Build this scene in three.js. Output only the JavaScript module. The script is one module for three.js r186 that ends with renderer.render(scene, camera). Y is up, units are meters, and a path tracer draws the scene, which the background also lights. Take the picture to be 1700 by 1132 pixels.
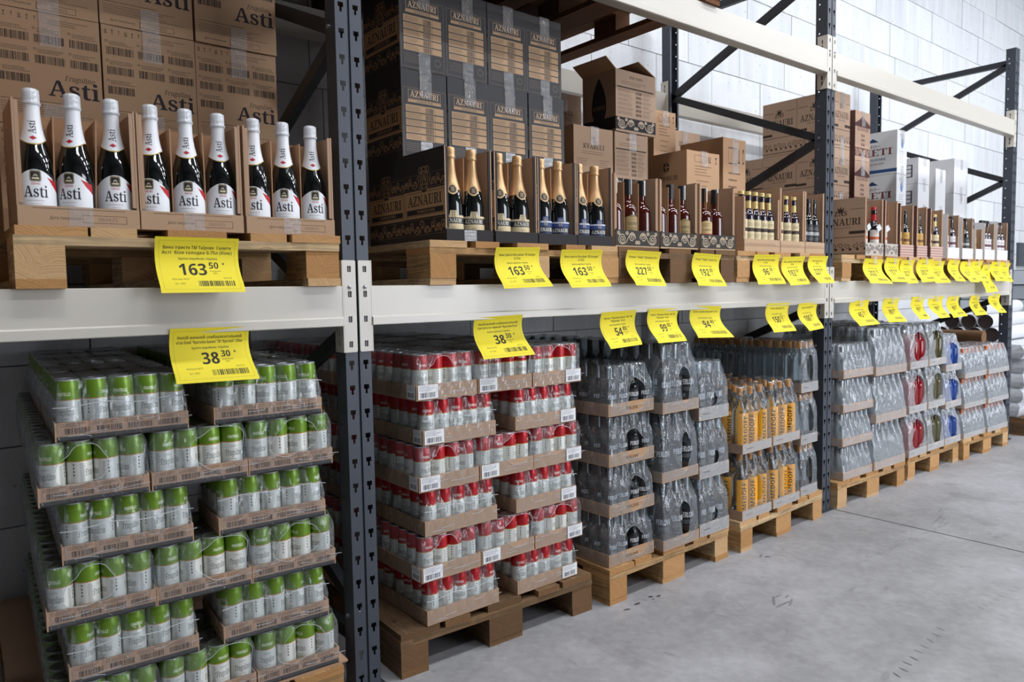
import * as THREE from 'three';
import { mergeGeometries } from 'three/addons/utils/BufferGeometryUtils.js';
import { RectAreaLightUniformsLib } from 'three/addons/lights/RectAreaLightUniformsLib.js';

// ------------------------------------------------------------------ camera, light, exposure
const scene = new THREE.Scene();
const renderer = new THREE.WebGLRenderer();
renderer.toneMapping = THREE.LinearToneMapping;
renderer.toneMappingExposure = 1.08;
renderer.shadowMap.enabled = true;
RectAreaLightUniformsLib.init();
scene.background = new THREE.Color(0x000000);

const camera = new THREE.PerspectiveCamera(2 * Math.atan(566 / 1225.26) * 180 / Math.PI, 1700 / 1132, 0.05, 100);
{
  const yaw = 0.680425, pitch = -0.067988, roll = -0.016831;
  const fwd = new THREE.Vector3(Math.sin(yaw) * Math.cos(pitch), Math.sin(pitch), -Math.cos(yaw) * Math.cos(pitch));
  const right = new THREE.Vector3(Math.cos(yaw), 0, Math.sin(yaw));
  const up = new THREE.Vector3().crossVectors(right, fwd);
  const r2 = right.clone().multiplyScalar(Math.cos(roll)).addScaledVector(up, Math.sin(roll));
  const u2 = up.clone().multiplyScalar(Math.cos(roll)).addScaledVector(right, -Math.sin(roll));
  camera.focus = 2.7; camera.userData.fStop = 4.8;
  camera.position.set(-1.0393, 1.2373, 2.0231);
  camera.quaternion.setFromRotationMatrix(new THREE.Matrix4().makeBasis(r2, u2, fwd.clone().negate()));
}
const CEIL = 5.6, LAMP_Y = 5.2, LAMP_POWER = 52, LAMP_W = 1.5, LAMP_D = 0.22;
const GATE_W = 5, GATE_H = 3.6, GATE_POWER = 3.8, GATE_X = 5.8;
const LAMP_SPOTS = [];
for (let i = 0; i < 5; i++) for (const z of [1.5, 4.1]) LAMP_SPOTS.push([-0.4 + i * 2.6 + (z > 2 ? 1.2 : 0), z]);

// ------------------------------------------------------------------ helpers
function rng(seed) { let a = seed >>> 0; return () => { a |= 0; a = a + 0x6D2B79F5 | 0; let t = Math.imul(a ^ a >>> 15, 1 | a); t = t + Math.imul(t ^ t >>> 7, 61 | t) ^ t; return ((t ^ t >>> 14) >>> 0) / 4294967296; }; }
const rnd = rng(11);
const jit = (s) => (rnd() - 0.5) * 2 * s;
const used = new Map();
function numbered(name) { const n = used.get(name) || 0; used.set(name, n + 1); return n ? `${name}_${String(n).padStart(3, '0')}` : name; }
function tag(o, label, category, group, kind) {
  if (label) o.userData.label = label;
  if (category) o.userData.category = category;
  if (group) o.userData.group = group;
  if (kind) o.userData.kind = kind;
  return o;
}
function thing(name, label, category, pos = [0, 0, 0], turn = 0, group) {
  const o = new THREE.Group(); o.name = numbered(name); scene.add(o);
  o.position.set(...pos); o.rotation.y = turn; return tag(o, label, category, group);
}
function part(parent, name, geo, mat, label) {
  const m = new THREE.Mesh(geo, mat); m.name = name; m.castShadow = m.receiveShadow = true;
  if (label) m.userData.label = label;
  parent.add(m); return m;
}
function copyOf(root, label, pos, turn, group) {
  const r = root.clone(); r.userData = { ...root.userData }; r.name = numbered(root.name.replace(/_\d{3}$/, '')); scene.add(r);
  r.position.set(...pos); r.rotation.y = turn; tag(r, label, null, group); return r;
}
const bx = (w, h, d, x = 0, y = 0, z = 0) => new THREE.BoxGeometry(w, h, d).translate(x, y, z);
const merge = (l) => mergeGeometries(l.map((g) => (g.index ? g.toNonIndexed() : g)), false);
function woodBox(w, h, d, axis, off = 0) {          // uv in metres, u along the grain
  const g = new THREE.BoxGeometry(w, h, d), p = g.attributes.position, n = g.attributes.normal, uv = g.attributes.uv;
  const at = (i) => [p.getX(i), p.getY(i), p.getZ(i)], nn = (i) => [Math.abs(n.getX(i)), Math.abs(n.getY(i)), Math.abs(n.getZ(i))];
  for (let i = 0; i < p.count; i++) {
    const a = at(i), m = nn(i), f = m.indexOf(Math.max(...m)), others = [0, 1, 2].filter((k) => k !== f);
    if (f === axis) uv.setXY(i, a[others[0]] + off * 0.4, a[others[1]] + off * 0.7);
    else uv.setXY(i, a[axis] + off, a[others.find((k) => k !== axis)] + off * 1.7);
  }
  return g;
}
function lathe(pts, seg = 24, phi0 = 0, phiLen = Math.PI * 2) {   // pts [r, y]; v follows the height
  const g = new THREE.LatheGeometry(pts.map(([r, y]) => new THREE.Vector2(Math.max(r, 1e-5), y)), seg, phi0, phiLen);
  const y0 = Math.min(...pts.map((q) => q[1])), y1 = Math.max(...pts.map((q) => q[1])), p = g.attributes.position, uv = g.attributes.uv;
  for (let i = 0; i < p.count; i++) uv.setY(i, (p.getY(i) - y0) / (y1 - y0));
  return g;
}
function smooth(ctrl, n = 40) {                        // control points [r, y] to a smooth profile
  const c = new THREE.CatmullRomCurve3(ctrl.map(([r, y]) => new THREE.Vector3(r, y, 0)), false, 'centripetal');
  return c.getPoints(n).map((v) => [Math.max(0, v.x), v.y]);
}
function radiusAt(prof, y) {
  for (let i = 1; i < prof.length; i++) { const [r0, y0] = prof[i - 1], [r1, y1] = prof[i]; if ((y >= y0 && y <= y1) || (y <= y0 && y >= y1)) { if (Math.abs(y1 - y0) < 1e-6) continue; return r0 + (r1 - r0) * (y - y0) / (y1 - y0); } }
  return prof[prof.length - 1][0];
}
function patch(prof, phi0, phi1, yb, yt, lift = 0.0005, nu = 14, nv = 8) { // a label that lies on a bottle's profile
  const pos = [], uv = [], idx = [], lo = Math.min(...Array.from({ length: 21 }, (_, i) => yb(i / 20))), hi = Math.max(...Array.from({ length: 21 }, (_, i) => yt(i / 20)));
  for (let j = 0; j <= nv; j++) for (let i = 0; i <= nu; i++) {
    const u = i / nu, y = yb(u) + (yt(u) - yb(u)) * j / nv, r = radiusAt(prof, y) + lift, a = phi0 + (phi1 - phi0) * u;
    pos.push(r * Math.sin(a), y, r * Math.cos(a)); uv.push(u, (y - lo) / (hi - lo));
  }
  for (let j = 0; j < nv; j++) for (let i = 0; i < nu; i++) { const a = j * (nu + 1) + i, b = a + 1, c = a + nu + 1, d = c + 1; idx.push(a, b, d, a, d, c); }
  const g = new THREE.BufferGeometry(); g.setAttribute('position', new THREE.Float32BufferAttribute(pos, 3)); g.setAttribute('uv', new THREE.Float32BufferAttribute(uv, 2)); g.setIndex(idx); g.computeVertexNormals(); return g;
}
function tube(points, r, seg = 24, rad = 5, closed = false) { return new THREE.TubeGeometry(new THREE.CatmullRomCurve3(points.map((p) => new THREE.Vector3(...p)), closed), seg, r, rad, closed); }
const ORD = ['first', 'second', 'third', 'fourth', 'fifth', 'sixth', 'seventh', 'eighth', 'ninth', 'tenth', 'eleventh', 'twelfth'];

// ------------------------------------------------------------------ textures
function canvasTex(w, h, draw, { srgb = true, repeat } = {}) {
  const c = document.createElement('canvas'); c.width = w; c.height = h; const g = c.getContext('2d'); draw(g, w, h);
  const t = new THREE.CanvasTexture(c); if (srgb) t.colorSpace = THREE.SRGBColorSpace; t.magFilter = THREE.LinearFilter;
  if (repeat) { t.wrapS = t.wrapT = THREE.RepeatWrapping; t.repeat.set(repeat[0], repeat[1]); }
  return t;
}
function noiseGrid(n, seed) { const r = rng(seed), a = new Float32Array(n * n); for (let i = 0; i < a.length; i++) a[i] = r(); return (x, y) => { x = ((x % n) + n) % n; y = ((y % n) + n) % n; const i = Math.floor(x), j = Math.floor(y), f = x - i, g = y - j, s = f * f * (3 - 2 * f), t = g * g * (3 - 2 * g), i1 = (i + 1) % n, j1 = (j + 1) % n; return (a[j * n + i] * (1 - s) + a[j * n + i1] * s) * (1 - t) + (a[j1 * n + i] * (1 - s) + a[j1 * n + i1] * s) * t; }; }
function speckle(g, w, h, n, alpha, seed, dark = '0,0,0', light = '255,255,255', sx = 3, sy = 1.5) { const r = rng(seed); for (let i = 0; i < n; i++) { g.fillStyle = `rgba(${r() < 0.5 ? dark : light},${alpha * r()})`; g.fillRect(r() * w, r() * h, 1 + r() * sx, 1 + r() * sy); } }
function bars(g, x, y, w, h, seed, col = '#2b211a') { const r = rng(seed); g.fillStyle = col; let p = x; while (p < x + w) { const a = 1 + r() * w / 30, b = 1 + r() * w / 34; g.fillRect(p, y, Math.min(a, x + w - p), h); p += a + b; } }
function lines(g, x, y, w, n, dy, col, th = 1.5, seed = 1) { const r = rng(seed); g.fillStyle = col; for (let i = 0; i < n; i++) { let p = x; const end = x + w * (0.6 + 0.4 * r()); while (p < end) { const l = 3 + r() * 9; g.fillRect(p, y + i * dy, Math.min(l, end - p), th); p += l + 2; } } }
function fit(g, t, x, y, w, font, col, align = 'center') { g.font = font; g.fillStyle = col; g.textAlign = align; g.textBaseline = 'alphabetic'; g.fillText(t, x, y, w); }
function spiral(g, cx, cy, r, turns, dir, a0) { g.beginPath(); for (let i = 0; i <= 40; i++) { const t = i / 40, a = a0 + dir * t * turns * Math.PI * 2, rr = r * (1 - t * 0.9); g.lineTo(cx + rr * Math.cos(a), cy + rr * Math.sin(a)); } g.stroke(); }
function scrolls(g, x, y, w, h, col, lw) {
  g.strokeStyle = col; g.lineWidth = lw; g.lineCap = 'round'; const R = Math.min(h * 0.4, w * 0.11);
  for (const m of [0, 1]) {
    g.save(); g.translate(x + (m ? w : 0), y); if (m) g.scale(-1, 1);
    spiral(g, w * 0.13, h * 0.58, R, 2.1, 1, Math.PI * 0.9); spiral(g, w * 0.36, h * 0.42, R * 0.95, 1.9, -1, Math.PI * 0.1); spiral(g, w * 0.25, h * 0.16, R * 0.4, 1.4, 1, 2.6); spiral(g, w * 0.47, h * 0.82, R * 0.42, 1.4, -1, 0.4); spiral(g, w * 0.04, h * 0.16, R * 0.42, 1.4, -1, 1);
    g.beginPath(); g.moveTo(w * 0.13 - R, h * 0.62); g.bezierCurveTo(w * 0.06, h * 1.02, w * 0.2, h * 1.02, w * 0.25, h * 0.62); g.bezierCurveTo(w * 0.28, h * 0.3, w * 0.36, h * -0.02, w * 0.36 + R, h * 0.38); g.stroke();
    g.restore();
  }
}
const KRAFT = '#ab8b70', INK = '#33271f';
function kraftBase(g, w, h, col = KRAFT, seed = 5) { g.fillStyle = col; g.fillRect(0, 0, w, h); speckle(g, w, h, w * h / 60, 0.08, seed); }
const T = {};
// scuffs and tyre marks on the concrete: x, z, length, width, turn, strength
const FLOOR_MARKS = [[1.04, 0.133, 0.03, 0.012, -0.314, 0.7], [1.11, 0.124, 0.035, 0.012, 0.0531, 0.7], [1.2, 0.115, 0.02, 0.012, -0.156, 0.8], [1.23, 0.131, 0.025, 0.01, 0.125, 0.7], [1.19, 0.137, 0.012, 0.008, 0.151, 0.7], [1.16, 0.12, 0.02, 0.006, -0.521, 0.3], [1.94, 0.178, 0.03, 0.012, -0.584, 0.6], [1.93, 0.15, 0.05, 0.012, 0.405, 0.25], [2.08, 0.172, 0.02, 0.006, -0.289, 0.4], [1.71, 0.295, 0.015, 0.005, -0.319, 0.4], [1.53, 0.46, 0.09, 0.012, 0.595, 0.3], [1.53, 0.5, 0.1, 0.01, -0.0357, 0.3], [1.57, 0.51, 0.08, 0.01, 0.404, 0.25], [1.58, 0.445, 0.06, 0.008, -0.0284, 0.25], [1.61, 0.47, 0.04, 0.008, 0.167, 0.3], [1.32, 1.02, 0.035, 0.006, 1.09, 0.75], [1.37, 1.02, 0.035, 0.006, 1.38, 0.75], [1.42, 1.01, 0.035, 0.006, 1.52, 0.75], [1.47, 1.01, 0.035, 0.006, 1.31, 0.75], [1.53, 1, 0.035, 0.006, 1.44, 0.45], [1.58, 0.999, 0.035, 0.006, 1.4, 0.45], [1.64, 0.994, 0.035, 0.006, 1.04, 0.45], [1.7, 0.989, 0.035, 0.006, 1.45, 0.45], [1.76, 0.983, 0.035, 0.006, 1.35, 0.45], [2.06, 1.01, 0.03, 0.004, 1.15, 0.4], [2.1, 1.01, 0.03, 0.004, 1.02, 0.4], [2.14, 1.02, 0.03, 0.004, 1.43, 0.4], [2.19, 1.02, 0.03, 0.004, 1.24, 0.4], [2.24, 1.02, 0.03, 0.004, 1.36, 0.4], [2.28, 1.02, 0.03, 0.004, 1.44, 0.4], [2.33, 1.03, 0.03, 0.004, 1.36, 0.4], [2.38, 1.03, 0.03, 0.004, 1.46, 0.4], [2.2, 0.483, 0.05, 0.006, -0.0332, 0.12], [2.23, 0.494, 0.05, 0.006, -0.242, 0.12], [2.28, 0.47, 0.05, 0.006, 0.279, 0.12], [2.29, 0.484, 0.05, 0.006, -0.119, 0.12], [2.34, 0.482, 0.05, 0.006, -0.0895, 0.12], [2.36, 0.489, 0.05, 0.006, 0.243, 0.12], [2.37, 0.499, 0.05, 0.006, 0.214, 0.12], [2.42, 0.5, 0.05, 0.006, -0.202, 0.12], [2.44, 0.506, 0.05, 0.006, 0.243, 0.12], [2.47, 0.498, 0.05, 0.006, -0.173, 0.12], [2.52, 0.501, 0.05, 0.006, -0.129, 0.12], [2.52, 0.497, 0.05, 0.006, 0.294, 0.12], [2.56, 0.498, 0.05, 0.006, -0.0537, 0.12], [2.62, 0.489, 0.05, 0.006, 0.161, 0.12], [2.67, 0.496, 0.05, 0.006, 0.0687, 0.12], [2.66, 0.5, 0.05, 0.006, -0.101, 0.12], [2.69, 0.521, 0.05, 0.006, 0.00325, 0.12], [2.76, 0.51, 0.05, 0.006, -0.254, 0.12], [2.81, 0.499, 0.05, 0.006, -0.182, 0.12], [2.81, 0.511, 0.05, 0.006, -0.206, 0.12], [2.82, 0.513, 0.05, 0.006, -0.112, 0.12], [2.87, 0.53, 0.05, 0.006, -0.0733, 0.12], [2.92, 0.515, 0.05, 0.006, 0.0863, 0.12], [2.96, 0.52, 0.05, 0.006, 0.0721, 0.12], [3, 0.526, 0.05, 0.006, -0.0413, 0.12], [3.05, 0.519, 0.05, 0.006, -0.119, 0.12], [3.31, 0.416, 0.12, 0.006, 0.1, 0.12], [3.27, 0.403, 0.12, 0.006, 0.1, 0.12], [3.25, 0.41, 0.12, 0.006, 0.1, 0.12], [3.21, 0.392, 0.12, 0.006, 0.1, 0.12], [3.22, 0.416, 0.12, 0.006, 0.1, 0.12], [3.21, 0.428, 0.12, 0.006, 0.1, 0.12], [3.17, 0.41, 0.12, 0.006, 0.1, 0.12], [3.18, 0.441, 0.12, 0.006, 0.1, 0.12], [3.17, 0.447, 0.12, 0.006, 0.1, 0.12], [3.13, 0.429, 0.12, 0.006, 0.1, 0.12], [3.14, 0.458, 0.12, 0.006, 0.1, 0.12], [3.12, 0.457, 0.12, 0.006, 0.1, 0.12], [3.11, 0.471, 0.12, 0.006, 0.1, 0.12], [3.08, 0.463, 0.12, 0.006, 0.1, 0.12], [3.09, 0.483, 0.12, 0.006, 0.1, 0.12], [3.07, 0.49, 0.12, 0.006, 0.1, 0.12], [3.03, 0.466, 0.12, 0.006, 0.1, 0.12], [3.02, 0.473, 0.12, 0.006, 0.1, 0.12], [3.03, 0.503, 0.12, 0.006, 0.1, 0.12], [3.03, 0.52, 0.12, 0.006, 0.1, 0.12]];
T.kraft = canvasTex(256, 256, (g, w, h) => kraftBase(g, w, h));
T.corrBump = canvasTex(128, 128, (g, w, h) => { g.fillStyle = '#888'; g.fillRect(0, 0, w, h); const r = rng(4); for (let i = 0; i < 16; i++) { g.fillStyle = i % 2 ? '#909090' : '#7c7c7c'; g.fillRect(i * 8, 0, 8, h); } for (let i = 0; i < 40; i++) { g.fillStyle = `rgba(${r() < 0.5 ? 0 : 255},${r() < 0.5 ? 0 : 255},0,0.08)`; g.fillRect(r() * w, r() * h, r() * 40, r() * 30); } }, { srgb: false });
T.wood = canvasTex(1024, 256, (g, w, h) => {
  g.fillStyle = '#cdb088'; g.fillRect(0, 0, w, h); const n = noiseGrid(64, 8), im = g.getImageData(0, 0, w, h), d = im.data;
  for (let y = 0; y < h; y++) for (let x = 0; x < w; x++) { const a = n(x * 0.008 * 8 / 8, y * 0.25 + 3 * n(x * 0.01, y * 0.02)), b = n(x * 0.03 + 9, y * 0.9), c = n(x * 0.06, y * 0.06 + 20), k = 0.74 + 0.26 * a + 0.16 * (b - 0.5) + 0.12 * (c - 0.5), i = (y * w + x) * 4; d[i] = Math.min(255, d[i] * k); d[i + 1] = Math.min(255, d[i + 1] * k * 0.99); d[i + 2] = Math.min(255, d[i + 2] * k * 0.96); }
  g.putImageData(im, 0, 0); const r = rng(3);
  for (let i = 0; i < 9; i++) { const x = r() * w, y = r() * h, q = 3 + r() * 5; g.fillStyle = 'rgba(70,40,20,0.55)'; g.beginPath(); g.ellipse(x, y, q * 1.6, q, 0, 0, 7); g.fill(); g.strokeStyle = 'rgba(90,55,25,0.35)'; g.lineWidth = 2; g.beginPath(); g.ellipse(x, y, q * 3, q * 1.8, 0, 0, 7); g.stroke(); }
}, { repeat: [1 / 1.2, 1 / 0.3] });
T.endGrain = canvasTex(256, 256, (g, w, h) => { g.fillStyle = '#c7a274'; g.fillRect(0, 0, w, h); const r = rng(44); for (let i = 0; i < 60; i++) { g.strokeStyle = `rgba(110,72,38,${0.18 + 0.3 * r()})`; g.lineWidth = 1 + r() * 2; g.beginPath(); g.arc(60, 300, 20 + i * 6.5 + r() * 3, 0, 7); g.stroke(); } speckle(g, w, h, 2500, 0.12, 8); }, { repeat: [1 / 0.16, 1 / 0.16] });
T.woodBump = canvasTex(512, 128, (g, w, h) => { g.fillStyle = '#888'; g.fillRect(0, 0, w, h); const r = rng(9); for (let i = 0; i < 500; i++) { g.fillStyle = `rgba(${r() < 0.5 ? 0 : 255},0,0,${0.2 * r()})`; const y = r() * h; g.fillStyle = r() < 0.5 ? `rgba(0,0,0,${0.25 * r()})` : `rgba(255,255,255,${0.2 * r()})`; g.fillRect(r() * w, y, 40 + r() * 200, 1); } }, { srgb: false, repeat: [1 / 1.2, 1 / 0.3] });
T.floor = canvasTex(2048, 2048, (g, w, h) => {
  g.fillStyle = '#a09fa0'; g.fillRect(0, 0, w, h); const n = noiseGrid(128, 21), im = g.getImageData(0, 0, w, h), d = im.data, r = rng(77);
  for (let y = 0; y < h; y++) for (let x = 0; x < w; x++) { const q = n(x / 128, y / 128) * 0.5 + n(x / 50 + 7, y / 50) * 0.25 + n(x / 16, y / 16 + 5) * 0.15 + n(x / 5 + 31, y / 5) * 0.1, s = n(x / 90 + 50, y / 28 + 4), k = 0.94 + 0.3 * (q - 0.5) + 0.05 * (s - 0.5) + 0.07 * (n(x / 9 + 90, y / 9) - 0.5) + (r() - 0.5) * 0.06, i = (y * w + x) * 4; d[i] = Math.min(255, d[i] * k * 1.0); d[i + 1] = Math.min(255, d[i + 1] * k); d[i + 2] = Math.min(255, d[i + 2] * k * (0.985 + 0.03 * q)); }
  g.putImageData(im, 0, 0);
  for (let i = 0; i < 260; i++) { g.fillStyle = `rgba(60,58,55,${0.05 + 0.12 * r()})`; g.beginPath(); g.ellipse(r() * w, r() * h, 2 + r() * 14, 1 + r() * 4, r() * 3, 0, 7); g.fill(); }
  for (let i = 0; i < 70; i++) { g.fillStyle = `rgba(235,235,235,${0.1 + 0.3 * r()})`; g.beginPath(); g.ellipse(r() * w, r() * h, 1 + r() * 7, 1 + r() * 3, r() * 3, 0, 7); g.fill(); }
  for (let i = 0; i < 14; i++) { g.strokeStyle = `rgba(50,48,46,${0.04 + 0.05 * r()})`; g.lineWidth = 6 + r() * 26; const x = r() * w, y = r() * h, a = r() * 6; g.beginPath(); g.moveTo(x, y); g.quadraticCurveTo(x + 60 * Math.cos(a), y + 60 * Math.sin(a), x + 140 * Math.cos(a + 0.3), y + 140 * Math.sin(a + 0.3)); g.stroke(); }
  const U = (x) => (x + 0.3) / 5 * w, V = (z) => (1 - z / 5) * h, mark = (x, z, l, wd, a, k) => { g.fillStyle = `rgba(28,27,27,${k})`; g.beginPath(); g.ellipse(U(x), V(z), l * w / 10, wd * w / 10, a, 0, 7); g.fill(); };
  for (const [x, z, l, wd, a, k] of FLOOR_MARKS) mark(x, z, l, wd, a, k);
}, { repeat: [1 / 5, 1 / 5] });
T.wallPaint = canvasTex(512, 512, (g, w, h) => {
  g.fillStyle = '#dfe1e3'; g.fillRect(0, 0, w, h); const r = rng(13);
  for (let i = 0; i < 60; i++) { g.fillStyle = `rgba(${r() < 0.5 ? '190,193,196' : '245,246,248'},${0.04 + 0.07 * r()})`; g.fillRect(r() * w, r() * h * 0.5, 8 + r() * 46, h * (0.3 + 0.7 * r())); }
  for (let i = 0; i < 26; i++) { g.fillStyle = `rgba(110,108,104,${0.2 + 0.3 * r()})`; g.beginPath(); g.ellipse(r() * w, r() * h, 1 + r() * 4, 1 + r() * 3, 0, 0, 7); g.fill(); }
  speckle(g, w, h, 5000, 0.05, 3);
}, { repeat: [1 / 1.1, 1 / 0.9] });
T.wallBump = canvasTex(256, 256, (g, w, h) => { g.fillStyle = '#888'; g.fillRect(0, 0, w, h); speckle(g, w, h, 6000, 0.4, 2, '0,0,0', '255,255,255', 4, 4); }, { srgb: false, repeat: [2, 2] });
T.filmBump = canvasTex(512, 512, (g, w, h) => {
  g.fillStyle = '#808080'; g.fillRect(0, 0, w, h); const r = rng(6);
  for (let i = 0; i < 420; i++) { g.strokeStyle = r() < 0.5 ? `rgba(255,255,255,${0.5 * r()})` : `rgba(0,0,0,${0.5 * r()})`; g.lineWidth = 1 + r() * 7; const x = r() * w, y = r() * h, l = 20 + r() * 130, a = Math.PI / 2 + (r() - 0.5) * 2.2; g.beginPath(); g.moveTo(x, y); g.quadraticCurveTo(x + l * 0.5 * Math.cos(a) + (r() - 0.5) * 30, y + l * 0.5 * Math.sin(a), x + l * Math.cos(a), y + l * Math.sin(a)); g.stroke(); }
}, { srgb: false, repeat: [3.2, 3.2] });

// printed boxes
function iconRow(g, x, y, s, n) { g.fillStyle = INK; g.strokeStyle = INK; g.lineWidth = s * 0.1; for (let i = 0; i < n; i++) { const p = x + i * s * 1.6; if (i % 3 === 0) { g.fillRect(p, y, s * 0.14, s); g.fillRect(p + s * 0.35, y, s * 0.14, s); g.fillRect(p - s * 0.1, y + s, s * 0.75, s * 0.12); } else if (i % 3 === 1) { g.beginPath(); g.moveTo(p, y); g.lineTo(p + s * 0.5, y); g.lineTo(p + s * 0.25, y + s * 0.5); g.fill(); g.fillRect(p + s * 0.2, y + s * 0.4, s * 0.1, s * 0.6); g.fillRect(p, y + s, s * 0.5, s * 0.12); } else { g.fillRect(p + s * 0.2, y, s * 0.1, s); g.beginPath(); g.arc(p + s * 0.25, y + s * 0.2, s * 0.2, Math.PI, 0); g.fill(); } } }
T.astiBox = canvasTex(512, 640, (g, w, h) => {
  kraftBase(g, w, h, '#a88768'); iconRow(g, 16, 24, 22, 6); lines(g, 250, 30, 230, 3, 12, INK, 3, 2);
  for (let j = 0; j < 3; j++) for (let i = 0; i < 3; i++) { if (j === 2 && i > 0) continue; const x = 22 + i * 168, y = 92 + j * 116; lines(g, x + 14, y, 130, 3, 9, INK, 2.6, i + j * 3); g.strokeStyle = INK; g.lineWidth = 2; g.strokeRect(x - 4, y - 4, 10, 10); bars(g, x, y + 34, 142, 46, 10 + i + j * 3); }
  fit(g, 'Frugolino', 400, 366, 150, 'italic 40px serif', '#241b17'); fit(g, 'Asti', 372, 462, 260, 'bold 128px serif', '#2a2226');
  lines(g, 22, 500, 300, 1, 10, INK, 3, 30); lines(g, 22, 520, 440, 5, 12, INK, 2.4, 31); fit(g, 'Дата пакування', 120, 614, 160, '18px sans-serif', INK); g.strokeStyle = INK; g.lineWidth = 2; g.strokeRect(210, 594, 190, 32); fit(g, '060425', 320, 618, 100, '22px monospace', '#5a4a44');
});
T.astiLip = canvasTex(512, 96, (g, w, h) => { kraftBase(g, w, h, '#ad8d6f'); lines(g, 60, 10, 400, 1, 8, INK, 3, 4); fit(g, 'Дата пакування', 190, 62, 130, '20px sans-serif', INK); g.strokeStyle = INK; g.lineWidth = 2; g.strokeRect(262, 38, 190, 36); fit(g, '060425', 370, 64, 90, '24px monospace', '#6a5850'); });
const DARK = '#2b2829', DKGOLD = '#c09a70';
function emblem(g, x, y, s, col) { g.strokeStyle = col; g.fillStyle = col; g.lineWidth = s * 0.09; g.beginPath(); g.ellipse(x, y, s * 0.62, s, 0, 0, 7); g.stroke(); g.beginPath(); g.ellipse(x, y, s * 0.36, s * 0.6, 0, 0, 7); g.stroke(); fit(g, 'A', x, y + s * 0.3, s, `bold ${s * 0.9}px serif`, col); for (const m of [-1, 1]) { g.beginPath(); g.arc(x + m * s * 0.55, y - s * 0.7, s * 0.28, 0, 7); g.stroke(); g.beginPath(); g.arc(x + m * s * 0.5, y + s * 0.75, s * 0.22, 0, 7); g.stroke(); } }
function vineBand(g, x, y, w, h, col) { g.fillStyle = DARK; g.fillRect(x, y, w, h); g.strokeStyle = col; g.lineWidth = h * 0.07; const n = Math.round(w / h * 1.6); for (let i = 0; i < n; i++) { const cx = x + (i + 0.5) * w / n; spiral(g, cx, y + h * (i % 2 ? 0.36 : 0.64), h * 0.3, 1.3, i % 2 ? 1 : -1, i); g.beginPath(); g.moveTo(cx - w / n / 2, y + h * 0.9); g.quadraticCurveTo(cx, y + h * 0.1, cx + w / n / 2, y + h * 0.85); g.stroke(); } g.fillStyle = col; g.fillRect(x, y, w, 2); g.fillRect(x, y + h - 2, w, 2); }
T.azFront = canvasTex(512, 832, (g, w, h) => {
  g.fillStyle = DARK; g.fillRect(0, 0, w, h); speckle(g, w, h, 5000, 0.05, 4); emblem(g, 256, 100, 62, '#86745f');
  g.strokeStyle = DKGOLD; g.lineWidth = 4; g.strokeRect(76, 190, 360, 84); fit(g, 'AZNAURI', 256, 256, 320, 'bold 78px serif', '#d7b48c'); g.fillStyle = DKGOLD; g.fillRect(70, 280, 372, 26); fit(g, 'SPARKLING WINE', 256, 300, 330, 'bold 20px serif', DARK);
  g.fillStyle = DKGOLD; g.fillRect(44, 330, 424, 330); for (let i = 0; i < 5; i++) { const y = 336 + i * 66; lines(g, 56, y + 10, 180, 4, 11, '#3a2d24', 3, i + 3); bars(g, 262, y + 6, 90, 48, 40 + i); g.fillStyle = DARK; g.fillRect(44, y + 58, 424, 10); g.fillRect(366, y, 3, 66); }
  lines(g, 44, 690, 300, 5, 18, '#8b7458', 3, 8); g.strokeStyle = '#8b7458'; g.lineWidth = 4; g.beginPath(); g.arc(420, 730, 32, 0, 7); g.stroke(); g.lineWidth = 3; g.strokeRect(18, 170, 476, 640);
});
T.azSide = canvasTex(640, 768, (g, w, h) => {
  g.fillStyle = DARK; g.fillRect(0, 0, w, h); speckle(g, w, h, 5000, 0.05, 5); vineBand(g, 0, 190, w, 120, '#a98560'); g.fillStyle = DKGOLD; g.fillRect(0, 322, w, 230); g.strokeStyle = DARK; g.lineWidth = 4; g.strokeRect(20, 340, w - 40, 190);
  fit(g, 'AZNAURI', 320, 450, 520, 'bold 118px serif', DARK); g.fillStyle = DARK; g.fillRect(40, 478, 560, 44); fit(g, 'SPARKLING WINE', 340, 510, 420, 'bold 30px serif', DKGOLD); vineBand(g, 0, 566, w, 130, '#a98560');
  g.fillStyle = DARK; g.beginPath(); g.ellipse(320, 225, 74, 120, 0, 0, 7); g.fill(); emblem(g, 320, 225, 92, '#b18c66');
});
T.kvFront = canvasTex(448, 480, (g, w, h) => { kraftBase(g, w, h, '#b0937a'); fit(g, 'SHUMI · KVARULI', 224, 56, 150, 'bold 26px serif', INK); lines(g, 60, 84, 320, 2, 16, INK, 3, 1); g.fillStyle = INK; g.fillRect(14, 128, 410, 10); for (let i = 0; i < 6; i++) { lines(g, 20, 150 + i * 34, 180, 3, 9, INK, 2.4, i); bars(g, 220, 150 + i * 34, 66, 22, 70 + i); lines(g, 300, 150 + i * 34, 110, 3, 9, INK, 2.4, i + 9); } g.fillStyle = '#2c2a2b'; g.fillRect(0, 366, w, 96); scrolls(g, 10, 370, w - 20, 90, '#d5bfa6', 6); });
T.kvLogo = canvasTex(448, 480, (g, w, h) => { kraftBase(g, w, h, '#ad8e73'); g.strokeStyle = INK; g.lineWidth = 5; g.beginPath(); g.moveTo(200, 110); g.quadraticCurveTo(225, 40, 250, 110); g.quadraticCurveTo(225, 140, 200, 110); g.stroke(); g.beginPath(); g.arc(225, 98, 12, 0, 7); g.stroke(); fit(g, 'KVARULI', 224, 170, 260, 'bold 52px serif', INK); lines(g, 90, 190, 270, 2, 16, INK, 3, 3); lines(g, 30, 250, 130, 4, 16, INK, 3, 4); lines(g, 290, 250, 130, 4, 16, INK, 3, 5); iconRow(g, 190, 330, 60, 3); });
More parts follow.
